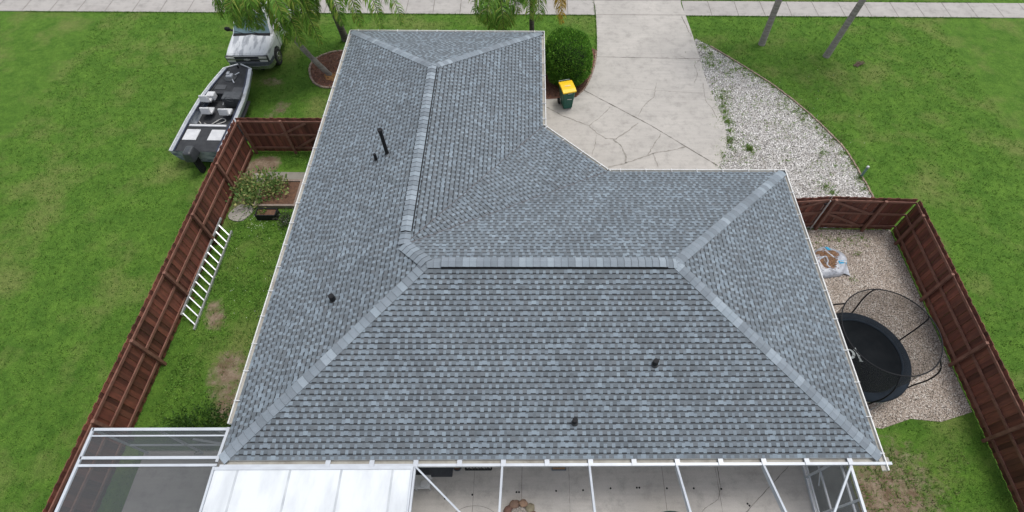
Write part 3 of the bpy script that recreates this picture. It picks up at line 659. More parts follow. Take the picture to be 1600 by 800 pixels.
def frond(L, droop, cols, nleaf=75, w=.019, ll=.62, az=0, el=.9, twist=0, dead=False):
    mb = MB(); mb.hascol = True; P = []; p = Vector(); e = el; N = 26; stp = L / N
    for i in range(N + 1):
        P.append(p.copy()); d = Vector((math.cos(az + twist * i / N) * math.cos(e), math.sin(az + twist * i / N) * math.cos(e), math.sin(e))); p = p + d * stp; e -= droop / N * (1 + 1.2 * i / N)
        e = max(e, -1.5)
    rc = (.11, .13, .04) if not dead else (.35, .24, .07)
    mb.tube(P, [.028 * (1 - .85 * i / N) + .004 for i in range(N + 1)], 5, col=rc)
    for k in range(nleaf):
        s = (.12 + .87 * k / nleaf) * N; i = min(int(s), N - 1); q = P[i].lerp(P[i + 1], s - i); d = (P[i + 1] - P[i]).normalized()
        sd_ = d.cross(Vector((0, 0, 1)))
        if sd_.length < .05: sd_ = Vector((-math.sin(az), math.cos(az), 0))
        sd_.normalize(); up = sd_.cross(d); u_ = k / nleaf
        l = ll * (math.sin(math.pi * min(1, .18 + .82 * u_)) ** .6 + .12) * rnd(.8, 1.12)
        for sgn in (-1, 1):
            th = rnd(-.75, .75); lf = (sd_ * sgn * math.cos(th) + up * math.sin(th) + d * rnd(.35, .75)).normalized()
            c = random.choice(cols); kk = rnd(.7, 1.3); c = tuple(x_ * kk for x_ in c); wv = d.cross(lf).cross(lf).normalized() * w if d.cross(lf).length > .01 else up * w
            a = q; g_ = Vector((0, 0, -1)); b_ = a + (lf + g_ * .15).normalized() * l * .45; c_ = b_ + (lf * .6 + g_ * rnd(.6, 1.1)).normalized() * l * .38; e_ = c_ + (lf * .25 + g_ * 1.2).normalized() * l * .3
            mb.quad([a - wv * .4, b_ - wv, b_ + wv, a + wv * .4], 0, c); mb.quad([b_ - wv, c_ - wv * .7, c_ + wv * .7, b_ + wv], 0, c); mb.quad([c_ - wv * .7, e_, c_ + wv * .7], 0, c)
    return mb
GR = [(.16, .33, .045), (.21, .40, .06), (.12, .26, .035), (.28, .45, .07), (.42, .48, .10)]
YE = [(.55, .36, .04), (.62, .42, .06), (.45, .30, .05)]
def palm(base_, top, r0, r1, fronds, label, trunk=trunk_m, bend=(0, 0), shaft=True, nleaf=105, group=None):
    root = thing('palm_tree', label, 'palm tree', base_); b, t = Vector(base_), Vector(top); pts = []; N = 14
    for i in range(N + 1):
        f = i / N; q = b.lerp(t, f); q.x += bend[0] * math.sin(math.pi * f); q.y += bend[1] * math.sin(math.pi * f); pts.append(q)
    mb = MB(); mb.tube([pts[0] - Vector((0, 0, .1))] + pts, [r0 * 1.25] + [r0 * (1.15 if i == 0 else 1) + (r1 - r0) * i / N + .006 * (i % 2) for i in range(N + 1)], 14); mb.build('trunk', trunk, root, smooth=True)
    if shaft: mb = MB(); mb.tube([t, t + Vector((0, 0, .55))], [r1 * 1.15, r1 * .6], 12, col=(1, 1, 1)); mb.build('crown_shaft', mat('crown_shaft', (.10, .15, .04), (.06, .10, .03), 5, .6), root, smooth=True)
    for f in fronds:
        L, az, el, dr = f[:4]; cols = f[4] if len(f) > 4 else GR
        m_ = frond(L, dr, cols, nleaf, az=R(az), el=el, twist=rnd(-.25, .25), dead=cols is YE)
        m_.v = [(x + t.x, y + t.y, z + t.z + .35) for x, y, z in m_.v]; m_.build('frond', leaf_m, root)
    return root
def crown(n, L=2.9, lo=.1, hi=1.25, d0=1.7, seed=0, skip=None):
    random.seed(seed); out = []
    for k in range(n):
        az = k * 137.5 + rnd(-12, 12)
        out.append((L * rnd(.85, 1.1), az % 360, lo + (hi - lo) * rnd(0, 1), d0 * rnd(.85, 1.2)))
    return out
palm((-9.48, 21.14, 0), (-10.8, 21.1, 4.05), .125, .10, crown(17, 2.8, .15, 1.15, 1.7, 3) + [(2.4, 238, .45, 2.0), (2.6, 212, .4, 1.9), (2.3, 258, .5, 2.2), (2.7, 190, .4, 1.8), (3.3, 318, .45, 2.9), (3.9, 338, .5, 2.8), (3.2, 345, .4, 2.9), (3.0, 300, .5, 2.9), (2.4, 225, .8, 2.1), (2.6, 200, .15, 1.6)],
     'leaning queen palm rooted in orange sand, its crown hanging over the white truck', bend=(-.28, -.05))
palm((-9.25, 23.83, 0), (-9.2, 22.9, 4.3), .17, .12, crown(11, 3.0, .3, 1.2, 1.7, 5) + [(4.3, 316, .4, 1.75), (5.6, 338, .45, 1.45), (5.1, 327, .45, 1.6), (4.0, 300, .5, 2.0), (3.0, 262, .2, 2.3)],
     'dark rough trunked palm behind the north west roof corner with fronds touching the roof', dark_trunk)
palm((-1.5, 23.1, 0), (-1.5, 22.9, 2.35), .11, .08, crown(9, 1.9, .7, 1.4, 2.4, 11) + [(1.6, 250, .5, 2.6), (1.7, 200, .6, 2.4), (1.5, 300, .5, 2.6)], 'short young palm standing behind the middle of the north eave', nleaf=55)
palm((-.05, 23.4, 0), (-.05, 23.1, 4.0), .12, .09, crown(9, 2.3, .5, 1.3, 2.0, 23) + [(2.8, 268, .2, 2.0), (2.9, 280, .2, 2.1), (3.4, 322, .15, 2.0, YE), (3.2, 327, .1, 2.0, YE)], 'taller palm behind the north eave with one yellow dying frond', dark_trunk, nleaf=60)
palm((11.38, 23.67, 0), (11.5, 24.0, 9.5), .15, .12, crown(14, 3, .1, 1.2, 1.7, 31), 'straight grey palm on the east lawn, the one nearer the driveway')
palm((14.34, 22.74, 0), (15.8, 23.3, 9.8), .15, .12, crown(14, 3, .1, 1.2, 1.7, 37), 'grey palm on the east lawn, the one farther from the driveway')
random.seed(99)
# grass tufts, weeds
mb = MB(); mb.hascol = True
def tuft(x, y, h, n, cols, z=0, spread=.05):
    k0 = rnd(.7, 1.25)
    for _ in range(n):
        a = rnd(0, 6.3); bx, by = x + rnd(-spread, spread), y + rnd(-spread, spread); hh = h * rnd(.6, 1.2); wd = rnd(.008, .016); ln = rnd(.3, .9) * hh
        c = random.choice(cols); k = k0 * rnd(.8, 1.2); c = tuple(q * k for q in c); dx, dy = math.cos(a), math.sin(a)
        mb.quad([(bx - dy * wd, by + dx * wd, z), (bx + dy * wd, by - dx * wd, z), (bx + dx * ln, by + dy * ln, z + hh)], 0, c)
house_poly = [(XW + .5, YS), (XR - .5, YS), (XR - .5, YI - .5), (2.5, YI - .5), (XE - .5, 15), (XE - .5, YN - .5), (XW + .5, YN - .5)]
drive_poly = [(p[0], p[1]) for p in dpoly]
GC = [(.08, .19, .026), (.105, .225, .03), (.065, .155, .022), (.14, .23, .045)]
n = 0
def free(x, y):
    if 26.0 < y < 27.4 or y > 29.6: return False
    if inside((x, y), house_poly) or inside((x, y), drive_poly) or (x < 3.3 and 12.9 < y < 20 and x > -.5): return False
    if inside((x, y), gpoly) or inside((x, y), ppoly) or inside((x, y), bushbed) or inside((x, y), ring): return False
    if -11.3 < x < 8 and y < 4.1: return False
    if -10.75 < x < -8.9 and 13 < y < 15.2: return False
    return True
while n < 46000:
    x, y = rnd(-22, 21), rnd(-1, 29.6)
    if not free(x, y): continue
    dd = dirt_at(x, y); n += 1
    if dd > .3 and random.random() < dd * 1.3: continue
    west = x > -11.5 and x < -7.3 and y < 16.1
    tuft(x, y, .075 if west else .05, 3, GC, 0, .06)
# ragged edges along walks, drive and beds
for poly_, off in ((left, -1), (redge, 1)):
    for a, b in zip(poly_, poly_[1:]):
        L = math.dist(a, b); d = ((b[0] - a[0]) / L, (b[1] - a[1]) / L)
        for k in range(int(L * 38)):
            t = rnd(0, 1); e = rnd(-.03, .10) * (1 if off > 0 else -1); x, y = a[0] + (b[0] - a[0]) * t, a[1] + (b[1] - a[1]) * t
            if off < 0 and y < 22.5: continue
            px_, py_ = x + d[1] * e * (-1 if off > 0 else 1) * -1, y - d[0] * e * (-1 if off > 0 else 1) * -1; tuft(px_, py_, .06, 2, GC, .01, .03)
for yy in (26.02, 27.37):
    for k in range(2600):
        x = rnd(-26, 24)
        if 3.25 < x < 7.95: continue
        tuft(x, yy + rnd(-.04, .04) + (-.03 if yy < 27 else .03), .06, 2, GC, .01, .03)
tag(mb.build('grass', grass_blade), 'short green lawn grass around the house and along the walk', 'grass', kind='stuff')
mb = MB(); mb.hascol = True
WC = [(.19, .33, .07), (.23, .36, .09), (.14, .26, .05), (.32, .36, .14)]
GW = leafy
def weeds(px, py, r, n, h=.1, z=.02):
    x0, y0 = gpx(px, py)
    for _ in range(n):
        a = rnd(0, 6.3); q = abs(random.gauss(0, .62)) * r; tuft(x0 + q * math.cos(a), y0 + q * math.sin(a) * .8, h * rnd(.3, 1.1), 3, WC, z, .035)
weeds(1170, 233, .34, 130, .14); weeds(1290, 293, .42, 70); weeds(1300, 302, .3, 40); weeds(1282, 240, .25, 30)
for (px, py, r, n) in ((1110, 85, .35, 36), (1125, 98, .45, 36), (1105, 100, .3, 26), (1150, 110, .45, 30), (1170, 118, .5, 36), (1190, 130, .4, 22), (1135, 115, .4, 26), (1095, 72, .3, 26), (1128, 155, .16, 20), (1132, 175, .14, 36), (1136, 190, .2, 46), (1140, 205, .14, 30), (1138, 222, .15, 30), (1128, 240, .1, 12),
                       (1215, 165, .5, 22), (1240, 175, .4, 30), (1255, 187, .35, 30), (1275, 200, .4, 34), (1260, 172, .3, 24), (1300, 218, .4, 34), (1320, 240, .4, 30), (1335, 262, .4, 20), (1345, 285, .4, 24), (1290, 238, .3, 16), (1285, 253, .3, 12), (1200, 195, .4, 12), (1160, 180, .4, 14), (1305, 260, .3, 12), (1240, 215, .4, 10), (1180, 160, .5, 14),
                       (1290, 372, .4, 14), (1330, 378, .5, 20), (1310, 375, .2, 10), (1333, 438, .12, 8), (1345, 372, .3, 20), (1275, 380, .2, 8), (1340, 398, .2, 8)):
    weeds(px, py, r * 1.5, int(n * 2.2), .07)
for (px, py) in ((1125, 140), (1128, 150), (1131, 160), (1134, 168), (1137, 180), (1139, 196), (1140, 214), (1139, 230), (1136, 246), (1100, 78), (1108, 92), (1118, 104), (1145, 98), (1160, 108), (1176, 116), (1192, 126), (1210, 140), (1228, 152), (1246, 168), (1262, 180), (1278, 194), (1292, 208), (1306, 222), (1320, 240), (1332, 258), (1342, 275), (1350, 292)):
    weeds(px + rnd(-6, 6), py + rnd(-4, 4), rnd(.25, .6), int(rnd(50, 110)), .07)
for _ in range(150): weeds(rnd(1110, 1320), rnd(90, 290), .3, 7, .06)
for _ in range(140): weeds(rnd(1345, 1500), rnd(700, 800), .3, 5, .09, .005)
tag(mb.build('weeds', grass_blade), 'low green weeds sprouting through the white shell gravel', 'weeds', kind='stuff')
def yard_pt():
    while True:
        x, y = rnd(-11.4, -7.3), rnd(4.4, 16)
        if free(x, y) and dirt_at(x, y) < rnd(.1, .6) and mnoise.noise(Vector((x * 1.3, y * 1.3, 0))) > rnd(-.5, .25): return Vector((x, y, rnd(.02, .07))), Vector((0, 0, 1))
tag(leafy('broadleaf_weeds', yard_pt, 11000, .055, [(.12, .25, .045), (.16, .31, .06), (.08, .18, .03), (.22, .33, .08)], mats=grass_blade, updir=-.2), 'leafy green clover and weeds covering the west side yard', 'weeds', kind='stuff')
# clover flowers
mb = MB()
fl = mat('white_petals', (.75, .76, .70), (.65, .66, .6), 8, .8)
for _ in range(75):
    px, py = (random.gauss(403, 9), random.gauss(352, 8)) if random.random() < .6 else (rnd(345, 450), rnd(335, 500))
    x, y = gpx(px, py); 
    if x < -11.3: continue
    mb.ball((x, y, .07), .011, 6, 4)
for _ in range(26):
    x, y = gpx(rnd(1180, 1350), rnd(100, 230)); 
    if x > 13.2 or not inside((x, y), gpoly): mb.ball((x, y, .05), .012, 6, 4)
tag(mb.build('clover_flowers', fl), 'tiny white flowers dotted over the side yard grass', 'flowers', kind='stuff')

# ------------------------------------------------------------------ wheeled bin
binr = thing('wheeled_bin', 'green wheeled recycling bin with a yellow lid standing on the driveway', 'bin', (1.5, 19.06, 0.035))
bin_g = mat('bin_green', (.006, .105, .075), (.005, .085, .062), 5, .42); bin_y = mat('bin_yellow', (.85, .56, .015), (.78, .5, .015), 4, .45)
BM = Matrix.Translation((1.5, 19.06, .035)) @ Matrix.Rotation(R(15), 4, 'Z')
def tf(mb, M_): mb.v = [tuple(M_ @ Vector(p)) for p in mb.v]; return mb
mb = MB(); rings = [(.04, .20, -.24, .25), (.5, .245, -.28, .32), (.86, .275, -.31, .37), (.98, .285, -.32, .38)]; b0 = 0
for z_, hx, y0, y1 in rings:
    for x, y in ((-hx + .05, y0), (hx - .05, y0), (hx, y0 + .05), (hx, y1 - .03), (hx - .03, y1), (-hx + .03, y1), (-hx, y1 - .03), (-hx, y0 + .05)): mb.v.append((x, y, z_))
for i in range(3):
    for k in range(8): mb.f.append((i * 8 + k, i * 8 + (k + 1) % 8, i * 8 + 8 + (k + 1) % 8, i * 8 + 8 + k)); mb.m.append(0); mb.c.append((1, 1, 1))
mb.f += [tuple(range(7, -1, -1)), tuple(range(24, 32))]; mb.m += [0, 0]; mb.c += [(1, 1, 1)] * 2
mb.box((0, .03, .965), (.60, .72, .035))                       # rim
mb.box((.0, -.275, .56), (.17, .05, .5), M=Matrix.Rotation(R(5), 3, 'X')); mb.box((-.17, -.255, .42), (.03, .06, .7), M=Matrix.Rotation(R(4), 3, 'X')); mb.box((.17, -.255, .42), (.03, .06, .7), M=Matrix.Rotation(R(4), 3, 'X'))
tf(mb, BM).build('body', bin_g, binr, bevel=.008)
mb = MB(); prof = [(-.37, .99), (-.36, 1.03), (-.2, 1.075), (.15, 1.085), (.36, 1.06), (.42, 1.0)]
for (ya, za), (yb, zb) in zip(prof, prof[1:]): mb.quad([(-.30, ya, za), (.30, ya, za), (.30, yb, zb), (-.30, yb, zb)])
for sx in (-1, 1): mb.quad([(sx * .30, y, z_) for y, z_ in prof][::sx])
mb.quad([(-.3, -.37, .985), (-.3, .42, .985), (.3, .42, .985), (.3, -.37, .985)])
lid = tf(mb, BM).build('lid', bin_y, binr, bevel=.012, weld=True)
mb = MB(); mb.box((0, .0, 1.088), (.26, .07, .008)); tf(mb, BM).build('raised_lettering', mat('pale_emboss', (.75, .55, .25), (.7, .5, .2), 6, .5), lid)
mb = MB(); mb.tube([(-.24, .42, .97), (-.24, .5, 1.0), (.24, .5, 1.0), (.24, .42, .97)], .016, 8); tf(mb, BM).build('handle', mat('handle_grey', (.30, .36, .35), (.2, .25, .25), 8, .5), binr)
for sx in (-1, 1):
    mb = MB(); mb.tube([(sx * .25, .25, .13), (sx * .31, .25, .13)], .135, 18); wv = tf(mb, BM).build('wheel', black, binr)
mb = MB(); mb.tube([(-.27, .25, .13), (.27, .25, .13)], .012, 8); tf(mb, BM).build('axle', alu, binr)
mb = MB(); mb.box((.02, -.315, .6), (.2, .014, .03), M=Matrix.Rotation(.15, 3, 'Y')); mb.box((.02, -.335, .92), (.2, .014, .02)); tf(mb, BM).build('grab_bar', alu, binr)

# ------------------------------------------------------------------ pickup truck
TO = Vector((-12.86, 20.95, 0)); TM = Matrix.Translation(TO) @ Matrix.Rotation(R(1.5), 4, 'Z')
truck = thing('pickup_truck', 'white pickup truck with a patchy grey worn hood parked on the grass under a palm', 'truck', TO)
tw = mat('truck_white', (.66, .68, .69), (.60, .62, .64), 2, .28)
hood_m = mat('worn_hood_paint', (.70, .72, .74), (.36, .38, .41), 1.5, .4, stretch=(2.2, .45, 1), lo=.46, hi=.54)
plas = mat('grey_plastic', (.10, .115, .13), (.075, .085, .10), 8, .6); chrome = mat('chrome', (.62, .62, .60), (.42, .42, .41), 9, .2, metal=.85)
glass = mat('window_glass', (.16, .25, .28), (.09, .15, .17), 1.3, .08, spec=.9); glass_d = mat('side_glass', (.015, .02, .025), None, 2, .06, spec=.8)  # sky reflection is put into the windshield's pale blue base colour
lens = mat('headlight_lens', (.62, .62, .56), (.45, .46, .42), 14, .25); amber = mat('amber_lens', (.6, .22, .03), None, 5, .2)
mb = MB()
sts = [(.10, .46, .98, .86), (.12, .46, 1.09, .90), (.20, .46, 1.14, .945), (.6, .44, 1.18, .97), (1.45, .44, 1.25, .98), (2.2, .44, 1.26, .985), (3.1, .44, 1.27, .985), (5.45, .44, 1.28, .985), (5.6, .5, 1.28, .96)]
def section(y, zb, zt, hw): return [(-hw + .03, y, zb), (-hw, y, zb + .18), (-hw - .005, y, .8), (-hw + .01, y, zt - .16), (-hw + .05, y, zt - .05), (-hw + .16, y, zt), (0, y, zt + .025), (hw - .16, y, zt), (hw - .05, y, zt - .05), (hw - .01, y, zt - .16), (hw + .005, y, .8), (hw, y, zb + .18), (hw - .03, y, zb)]
for s_ in sts: mb.v += section(*s_)
K = 13
for i in range(len(sts) - 1):
    for k in range(K):
        a_ = i * K + k; b_ = i * K + (k + 1) % K; mb.f.append((a_, b_, b_ + K, a_ + K)); mb.c.append((1, 1, 1)); mb.m.append(1 if (3 <= k <= 8 and i < 4) else 0)
mb.f += [tuple(range(K - 1, -1, -1)), tuple(range((len(sts) - 1) * K, len(sts) * K))]; mb.m += [0, 0]; mb.c += [(1, 1, 1)] * 2
# wheel arches cut out with a boolean before linking
body = mb.build('body', [tw, hood_m], None, weld=True)
cut = MB()
for yc in (.98, 4.45):
    for sx in (-1, 1): cut.tube([(sx * .72, yc, .40), (sx * 1.1, yc, .40)], .455, 28)
co = cut.build('cutter', tw, None, weld=True); bo = body.modifiers.new('b', 'BOOLEAN'); bo.object = co; bo.operation = 'DIFFERENCE'; bo.solver = 'EXACT'
dg = bpy.context.evaluated_depsgraph_get(); nm = bpy.data.meshes.new_from_object(body.evaluated_get(dg)); body.modifiers.clear(); body.data = nm; bpy.data.objects.remove(co)
nm.transform(Matrix.Translation(-TO) @ TM); body.parent = truck
bv = body.modifiers.new('bevel', 'BEVEL'); bv.width = .012; bv.segments = 2; bv.limit_method = 'ANGLE'; bv.angle_limit = R(40)
# cab
lo_ = [(-.90, 1.40), (.90, 1.40), (.92, 3.12), (-.92, 3.12)]; hi_ = [(-.70, 2.12), (.70, 2.12), (.74, 3.02), (-.74, 3.02)]
zl, zh = 1.21, 1.95
mb = MB(); lo3 = [Vector((x, y, zl)) for x, y in lo_]; hi3 = [Vector((x, y, zh)) for x, y in hi_]
for k in range(4): mb.quad([lo3[k], lo3[(k + 1) % 4], hi3[(k + 1) % 4], hi3[k]])
mb.quad(hi3); mb.quad(lo3[::-1]); cab = tf(mb, TM).build('cab', tw, truck, bevel=.05, weld=True)
def pane(k, m0, m1, b0, b1, name, mt, parent, shear=0):
    q0, q1, q2, q3 = lo3[k], lo3[(k + 1) % 4], hi3[(k + 1) % 4], hi3[k]; n_ = (q1 - q0).cross(q3 - q0).normalized() * .006
    def P(u_, v_): return (q0.lerp(q1, u_)).lerp(q3.lerp(q2, u_), v_) + n_
    mb = MB(); mb.quad([P(m0, b0), P(m1, b0), P(m1 - shear, b1), P(m0 + shear, b1)]); n2 = n_ * -1.5
    return tf(mb, TM).build(name, mt, parent)
pane(0, .03, .97, .10, .93, 'windshield', glass, cab); pane(1, .18, .93, .2, .9, 'side_window', glass_d, cab); pane(3, .07, .82, .2, .9, 'side_window', glass_d, cab); pane(2, .1, .9, .25, .88, 'rear_window', glass_d, cab)
for sx, k in ((1, 1), (-1, 3)):   # window divider
    mb = MB(); a_, b_ = (lo3[1].lerp(lo3[2], .62), hi3[1].lerp(hi3[2], .45)) if sx > 0 else (lo3[0].lerp(lo3[3], .62), hi3[0].lerp(hi3[3], .45)); mb.bar(a_ + Vector((sx * .01, 0, .1)), b_ + Vector((sx * .01, 0, -.05)), .03, .05, up=(1, 0, 0)); tf(mb, TM).build('pillar', tw, cab)
mb = MB(); mb.box((0, 1.40, 1.262), (1.66, .16, .02), M=Matrix.Rotation(R(12), 3, 'X')); tf(mb, TM).build('cowl', black, truck)
for sx in (-.35, .3):
    mb = MB(); mb.bar((sx, 1.42, 1.3), (sx - .42, 1.50, 1.38), .012, .02); tf(mb, TM).build('wiper', black, truck)
for sx in (-1, 1):
    mb = MB(); mb.ball((sx * 1.16, 1.72, 1.34), (.14, .08, .11), 14, 10); mb.bar((sx * .92, 1.7, 1.27), (sx * 1.1, 1.72, 1.32), .05, .06); tf(mb, TM).build('mirror', black, truck, smooth=True)
    mb = MB(); mb.bar((sx * .993, 2.75, .98), (sx * .993, 2.92, .98), .02, .035); tf(mb, TM).build('door_handle', black, truck)
    for yy in (1.62, 3.02): mb = MB(); mb.bar((sx * .984, yy, .5), (sx * .984, yy, 1.06), .012, .012, up=(1, 0, 0)); tf(mb, TM).build('door_seam', black, truck)
    for yc in (.98, 4.45):
        mb = MB(); mb.tube([(sx * .74, yc, .385), (sx * .78, yc, .385), (sx * .97, yc, .385), (sx * 1.0, yc, .385)], [.33, .375, .375, .34], 30)
        wh = tf(mb, TM).build('wheel', mat('tyre', (.022, .022, .024), (.035, .035, .035), 20, .85), truck, smooth=False)
        mb = MB(); mb.tube([(sx * .985, yc, .385), (sx * 1.006, yc, .385)], [.235, .215], 24); 
        for k in range(8): t = k * .785; mb.box((sx * 1.008, yc + .15 * math.cos(t), .385 + .15 * math.sin(t)), (.01, .05, .05), mi=1)
        mb.tube([(sx * 1.0, yc, .385), (sx * 1.025, yc, .385)], .06, 12); tf(mb, TM).build('rim', [chrome, black], wh)
# front
mb = MB(); mb.box((0, .085, .925), (1.06, .06, .30)); tf(mb, TM).build('grille', mat('grille_black', (.02, .022, .026), (.04, .042, .046), 30, .5), truck, bevel=.01)
mb = MB(); mb.box((0, .055, 1.075), (1.12, .03, .02)); mb.box((0, .045, .925), (1.78, .04, .035)); mb.box((0, .055, .79), (1.1, .03, .03)); tf(mb, TM).build('grille_bar', chrome, truck)
mb = MB(); mb.prism([(-.14, -.03), (-.05, -.03), (-.05, -.05), (.05, -.05), (.05, -.03), (.14, -.03), (.14, .03), (.05, .03), (.05, .05), (-.05, .05), (-.05, .03), (-.14, .03)], 0, .012)
mb.v = [(x, .03 - z_ , .925 + y) for x, y, z_ in mb.v]; tf(mb, TM).build('emblem', mat('emblem_silver', (.72, .72, .7), None, 5, .3, metal=.5), truck)
for sx in (-1, 1):
    for zz, hh in ((1.01, .10), (.84, .09)):
        mb = MB(); mb.box((sx * .715, .098, .925), (.42, .09, .30)) if zz > .9 else None
        if mb.v: tf(mb, TM).build('headlight_surround', bpy.data.materials['grille_black'], truck)
        mb = MB(); mb.box((sx * .715, .07, zz), (.35, .08, hh)); hl = tf(mb, TM).build('headlight', lens, truck, bevel=.012)
        mb = MB(); mb.box((sx * .885, .13, zz), (.035, .08, hh * .9)); tf(mb, TM).build('turn_lens', amber, hl)
mb = MB(); mb.tube([(-.96, .28, .62), (-.88, .08, .62), (0, .02, .62), (.88, .08, .62), (.96, .28, .62)], .115, 4, squash=.55); mb.build
mb2 = MB(); xs_ = [(-.99, .55), (-.97, .2), (-.86, .03), (-.4, -.03), (.4, -.03), (.86, .03), (.97, .2), (.99, .55)]
for (xa, ya), (xb, yb) in zip(xs_, xs_[1:]):
    mb2.quad([(xa, ya, .62), (xb, yb, .62), (xb, yb, .775), (xa, ya, .775)]); mb2.quad([(xa, ya, .775), (xb, yb, .775), (xb * .98, yb + .12, .79), (xa * .98, ya + .12, .79)])
tf(mb2, TM).build('bumper_pad', plas, truck)
mb2 = MB()
for (xa, ya), (xb, yb) in zip(xs_, xs_[1:]):
    o_ = -.012; mb2.quad([(xa, ya + .04, .40), (xb, yb + .04, .40), (xb, yb + o_, .46), (xa, ya + o_, .46)]); mb2.quad([(xa, ya + o_, .46), (xb, yb + o_, .46), (xb, yb + o_, .62), (xa, ya + o_, .62)]); mb2.quad([(xa, ya + o_, .62), (xb, yb + o_, .62), (xb, yb, .625), (xa, ya, .625)])
tf(mb2, TM).build('bumper', chrome, truck)
mb = MB(); mb.box((0, .02, .44), (.5, .05, .08)); mb.box((.5, .0, .43), (.16, .03, .05)); mb.box((-.5, .0, .43), (.16, .03, .05)); tf(mb, TM).build('air_dam', black, truck)
mb = MB(); mb.box((0, 4.35, 1.10), (1.62, 2.35, .3)); 
bedm = mat('bed_liner', (.05, .05, .052), (.08, .08, .08), 6, .8); mb = MB(); mb.box((0, 4.33, 1.31), (1.58, 2.25, .035)); tf(mb, TM).build('bed_liner', bedm, truck)
for sx in (-1, 1): mb = MB(); mb.bar((sx * .90, 3.2, 1.305), (sx * .90, 5.55, 1.325), .14, .05); tf(mb, TM).build('bed_rail', tw, truck)
mb = MB(); mb.bar((0, 5.52, 1.32), (0, 5.58, 1.32), 1.7, .05); tf(mb, TM).build('tailgate', tw, truck)

# ------------------------------------------------------------------ boat on trailer
BO = Vector((-13.12, 20.5, 0)); BT = Matrix.Translation(BO) @ Matrix.Rotation(R(-1.5), 4, 'Z') @ Matrix.Rotation(math.pi, 4, 'Z')   # local +y runs to the stern
boat = thing('bass_boat', 'flat decked aluminium fishing boat with black carpet deck and white seats on its trailer', 'boat', BO)
hull_m = mat('hull_paint', (.36, .39, .42), (.09, .11, .16), 1.5, .35, stretch=(1, .6, 3), lo=.5, hi=.62); carpet = mat('boat_carpet', (.028, .030, .034), (.045, .048, .052), 5, .95, .4, 60)
seat_w = mat('white_vinyl', (.62, .63, .64), (.50, .51, .52), 4, .5); navy = mat('navy_paint', (.02, .03, .07), (.015, .02, .04), 6, .4)
st = [(-.18, .06, .80), (.12, .62, .62), (.6, .72, .42), (1.2, .84, .34), (2.2, .97, .32), (3.4, 1.02, .32), (5.2, 1.0, .34)]
mb = MB()
for y, hw, zb in st: mb.v += [(-hw, y, .90), (-hw * .97, y, .72), (-hw * .8, y, zb + .1), (-hw * .55, y, zb), (hw * .55, y, zb), (hw * .8, y, zb + .1), (hw * .97, y, .72), (hw, y, .90)]
for i in range(len(st) - 1):
    for k in range(7): a_ = i * 8 + k; mb.f.append((a_, a_ + 1, a_ + 9, a_ + 8)); mb.m.append(0); mb.c.append((1, 1, 1))
mb.f.append(tuple(range((len(st) - 1) * 8, len(st) * 8))); mb.m.append(0); mb.c.append((1, 1, 1)); tf(mb, BT).build('hull', hull_m, boat, weld=True)
def outline(ins_, y0, y1):
    L_ = [(-(hw - ins_ if hw > ins_ else 0.0), y) for y, hw, _ in st if y0 <= y <= y1]; return L_ + [(-x, y) for x, y in L_[::-1]]
mb = MB(); mb.prism([(-.04, -.16), (-.58, .14), (-.68, .6), (-.80, 1.2), (-.87, 1.75), (.87, 1.75), (.80, 1.2), (.68, .6), (.58, .14), (.04, -.16)], .80, .87); tf(mb, BT).build('front_deck', carpet, boat)
mb = MB(); mb.prism([(-.9, 1.75), (-.95, 2.4), (-.98, 3.6), (.98, 3.6), (.95, 2.4), (.9, 1.75)], .45, .50); tf(mb, BT).build('cockpit_floor', carpet, boat)
mb = MB(); mb.prism([(-.97, 3.6), (-.94, 5.15), (.94, 5.15), (.97, 3.6)], .78, .86); tf(mb, BT).build('rear_deck', carpet, boat)
for sx in (-1, 1):
    mb = MB(); pts = [(sx * hw, y, .905) for y, hw, _ in st]; mb.tube(pts, .035, 8); 
    for (y, hw, _), (y2, hw2, _) in zip(st[1:], st[2:]): mb.quad([(sx * hw, y, .915), (sx * hw2, y2, .915), (sx * (hw2 - .13), y2, .912), (sx * (hw - .13), y, .912)])
    tf(mb, BT).build('gunwale', alu, boat)
    mb = MB(); 
    for (y, hw, _), (y2, hw2, _) in zip(st[1:], st[2:]): mb.quad([(sx * (hw - .145), y, .918), (sx * (hw2 - .145), y2, .918), (sx * (hw2 - .19), y2, .916), (sx * (hw - .19), y, .916)])
    tf(mb, BT).build('navy_stripe', navy, boat)
def seat(x, y, z_, name='seat'):
    mb = MB(); mb.box((x, y, z_ + .25), (.40, .36, .10)); mb.box((x, y + .2, z_ + .42), (.38, .09, .3), M=Matrix.Rotation(.25, 3, 'X')); s_ = tf(mb, BT).build(name, seat_w, boat, bevel=.03)
    mb = MB(); mb.tube([(x, y, z_ - .02), (x, y, z_ + .2)], .04, 10); tf(mb, BT).build('pedestal', black, s_)
mb = MB(); lathe(mb, (.1, .72, .875), [(0, .0), (.26, .0), (.26, .03), (.18, .09), (0, .09)], 24); tf(mb, BT).build('trolling_pedal_base', mat('dark_rubber', (.05, .055, .06), (.09, .095, .1), 9, .7), boat)
mb = MB(); mb.box((.1, .72, 1.0), (.26, .22, .09)); mb.box((.16, .66, 1.07), (.12, .18, .06)); tf(mb, BT).build('trolling_motor_head', mat('silver_shell', (.45, .47, .5), (.35, .37, .4), 6, .4), boat, bevel=.02)
mb = MB(); mb.bar((.02, .8, .93), (-.2, 1.12, .93), .04, .03); mb.bar((-.05, .6, .93), (-.2, .42, .93), .04, .03); tf(mb, BT).build('trolling_motor_shaft', alu, boat)
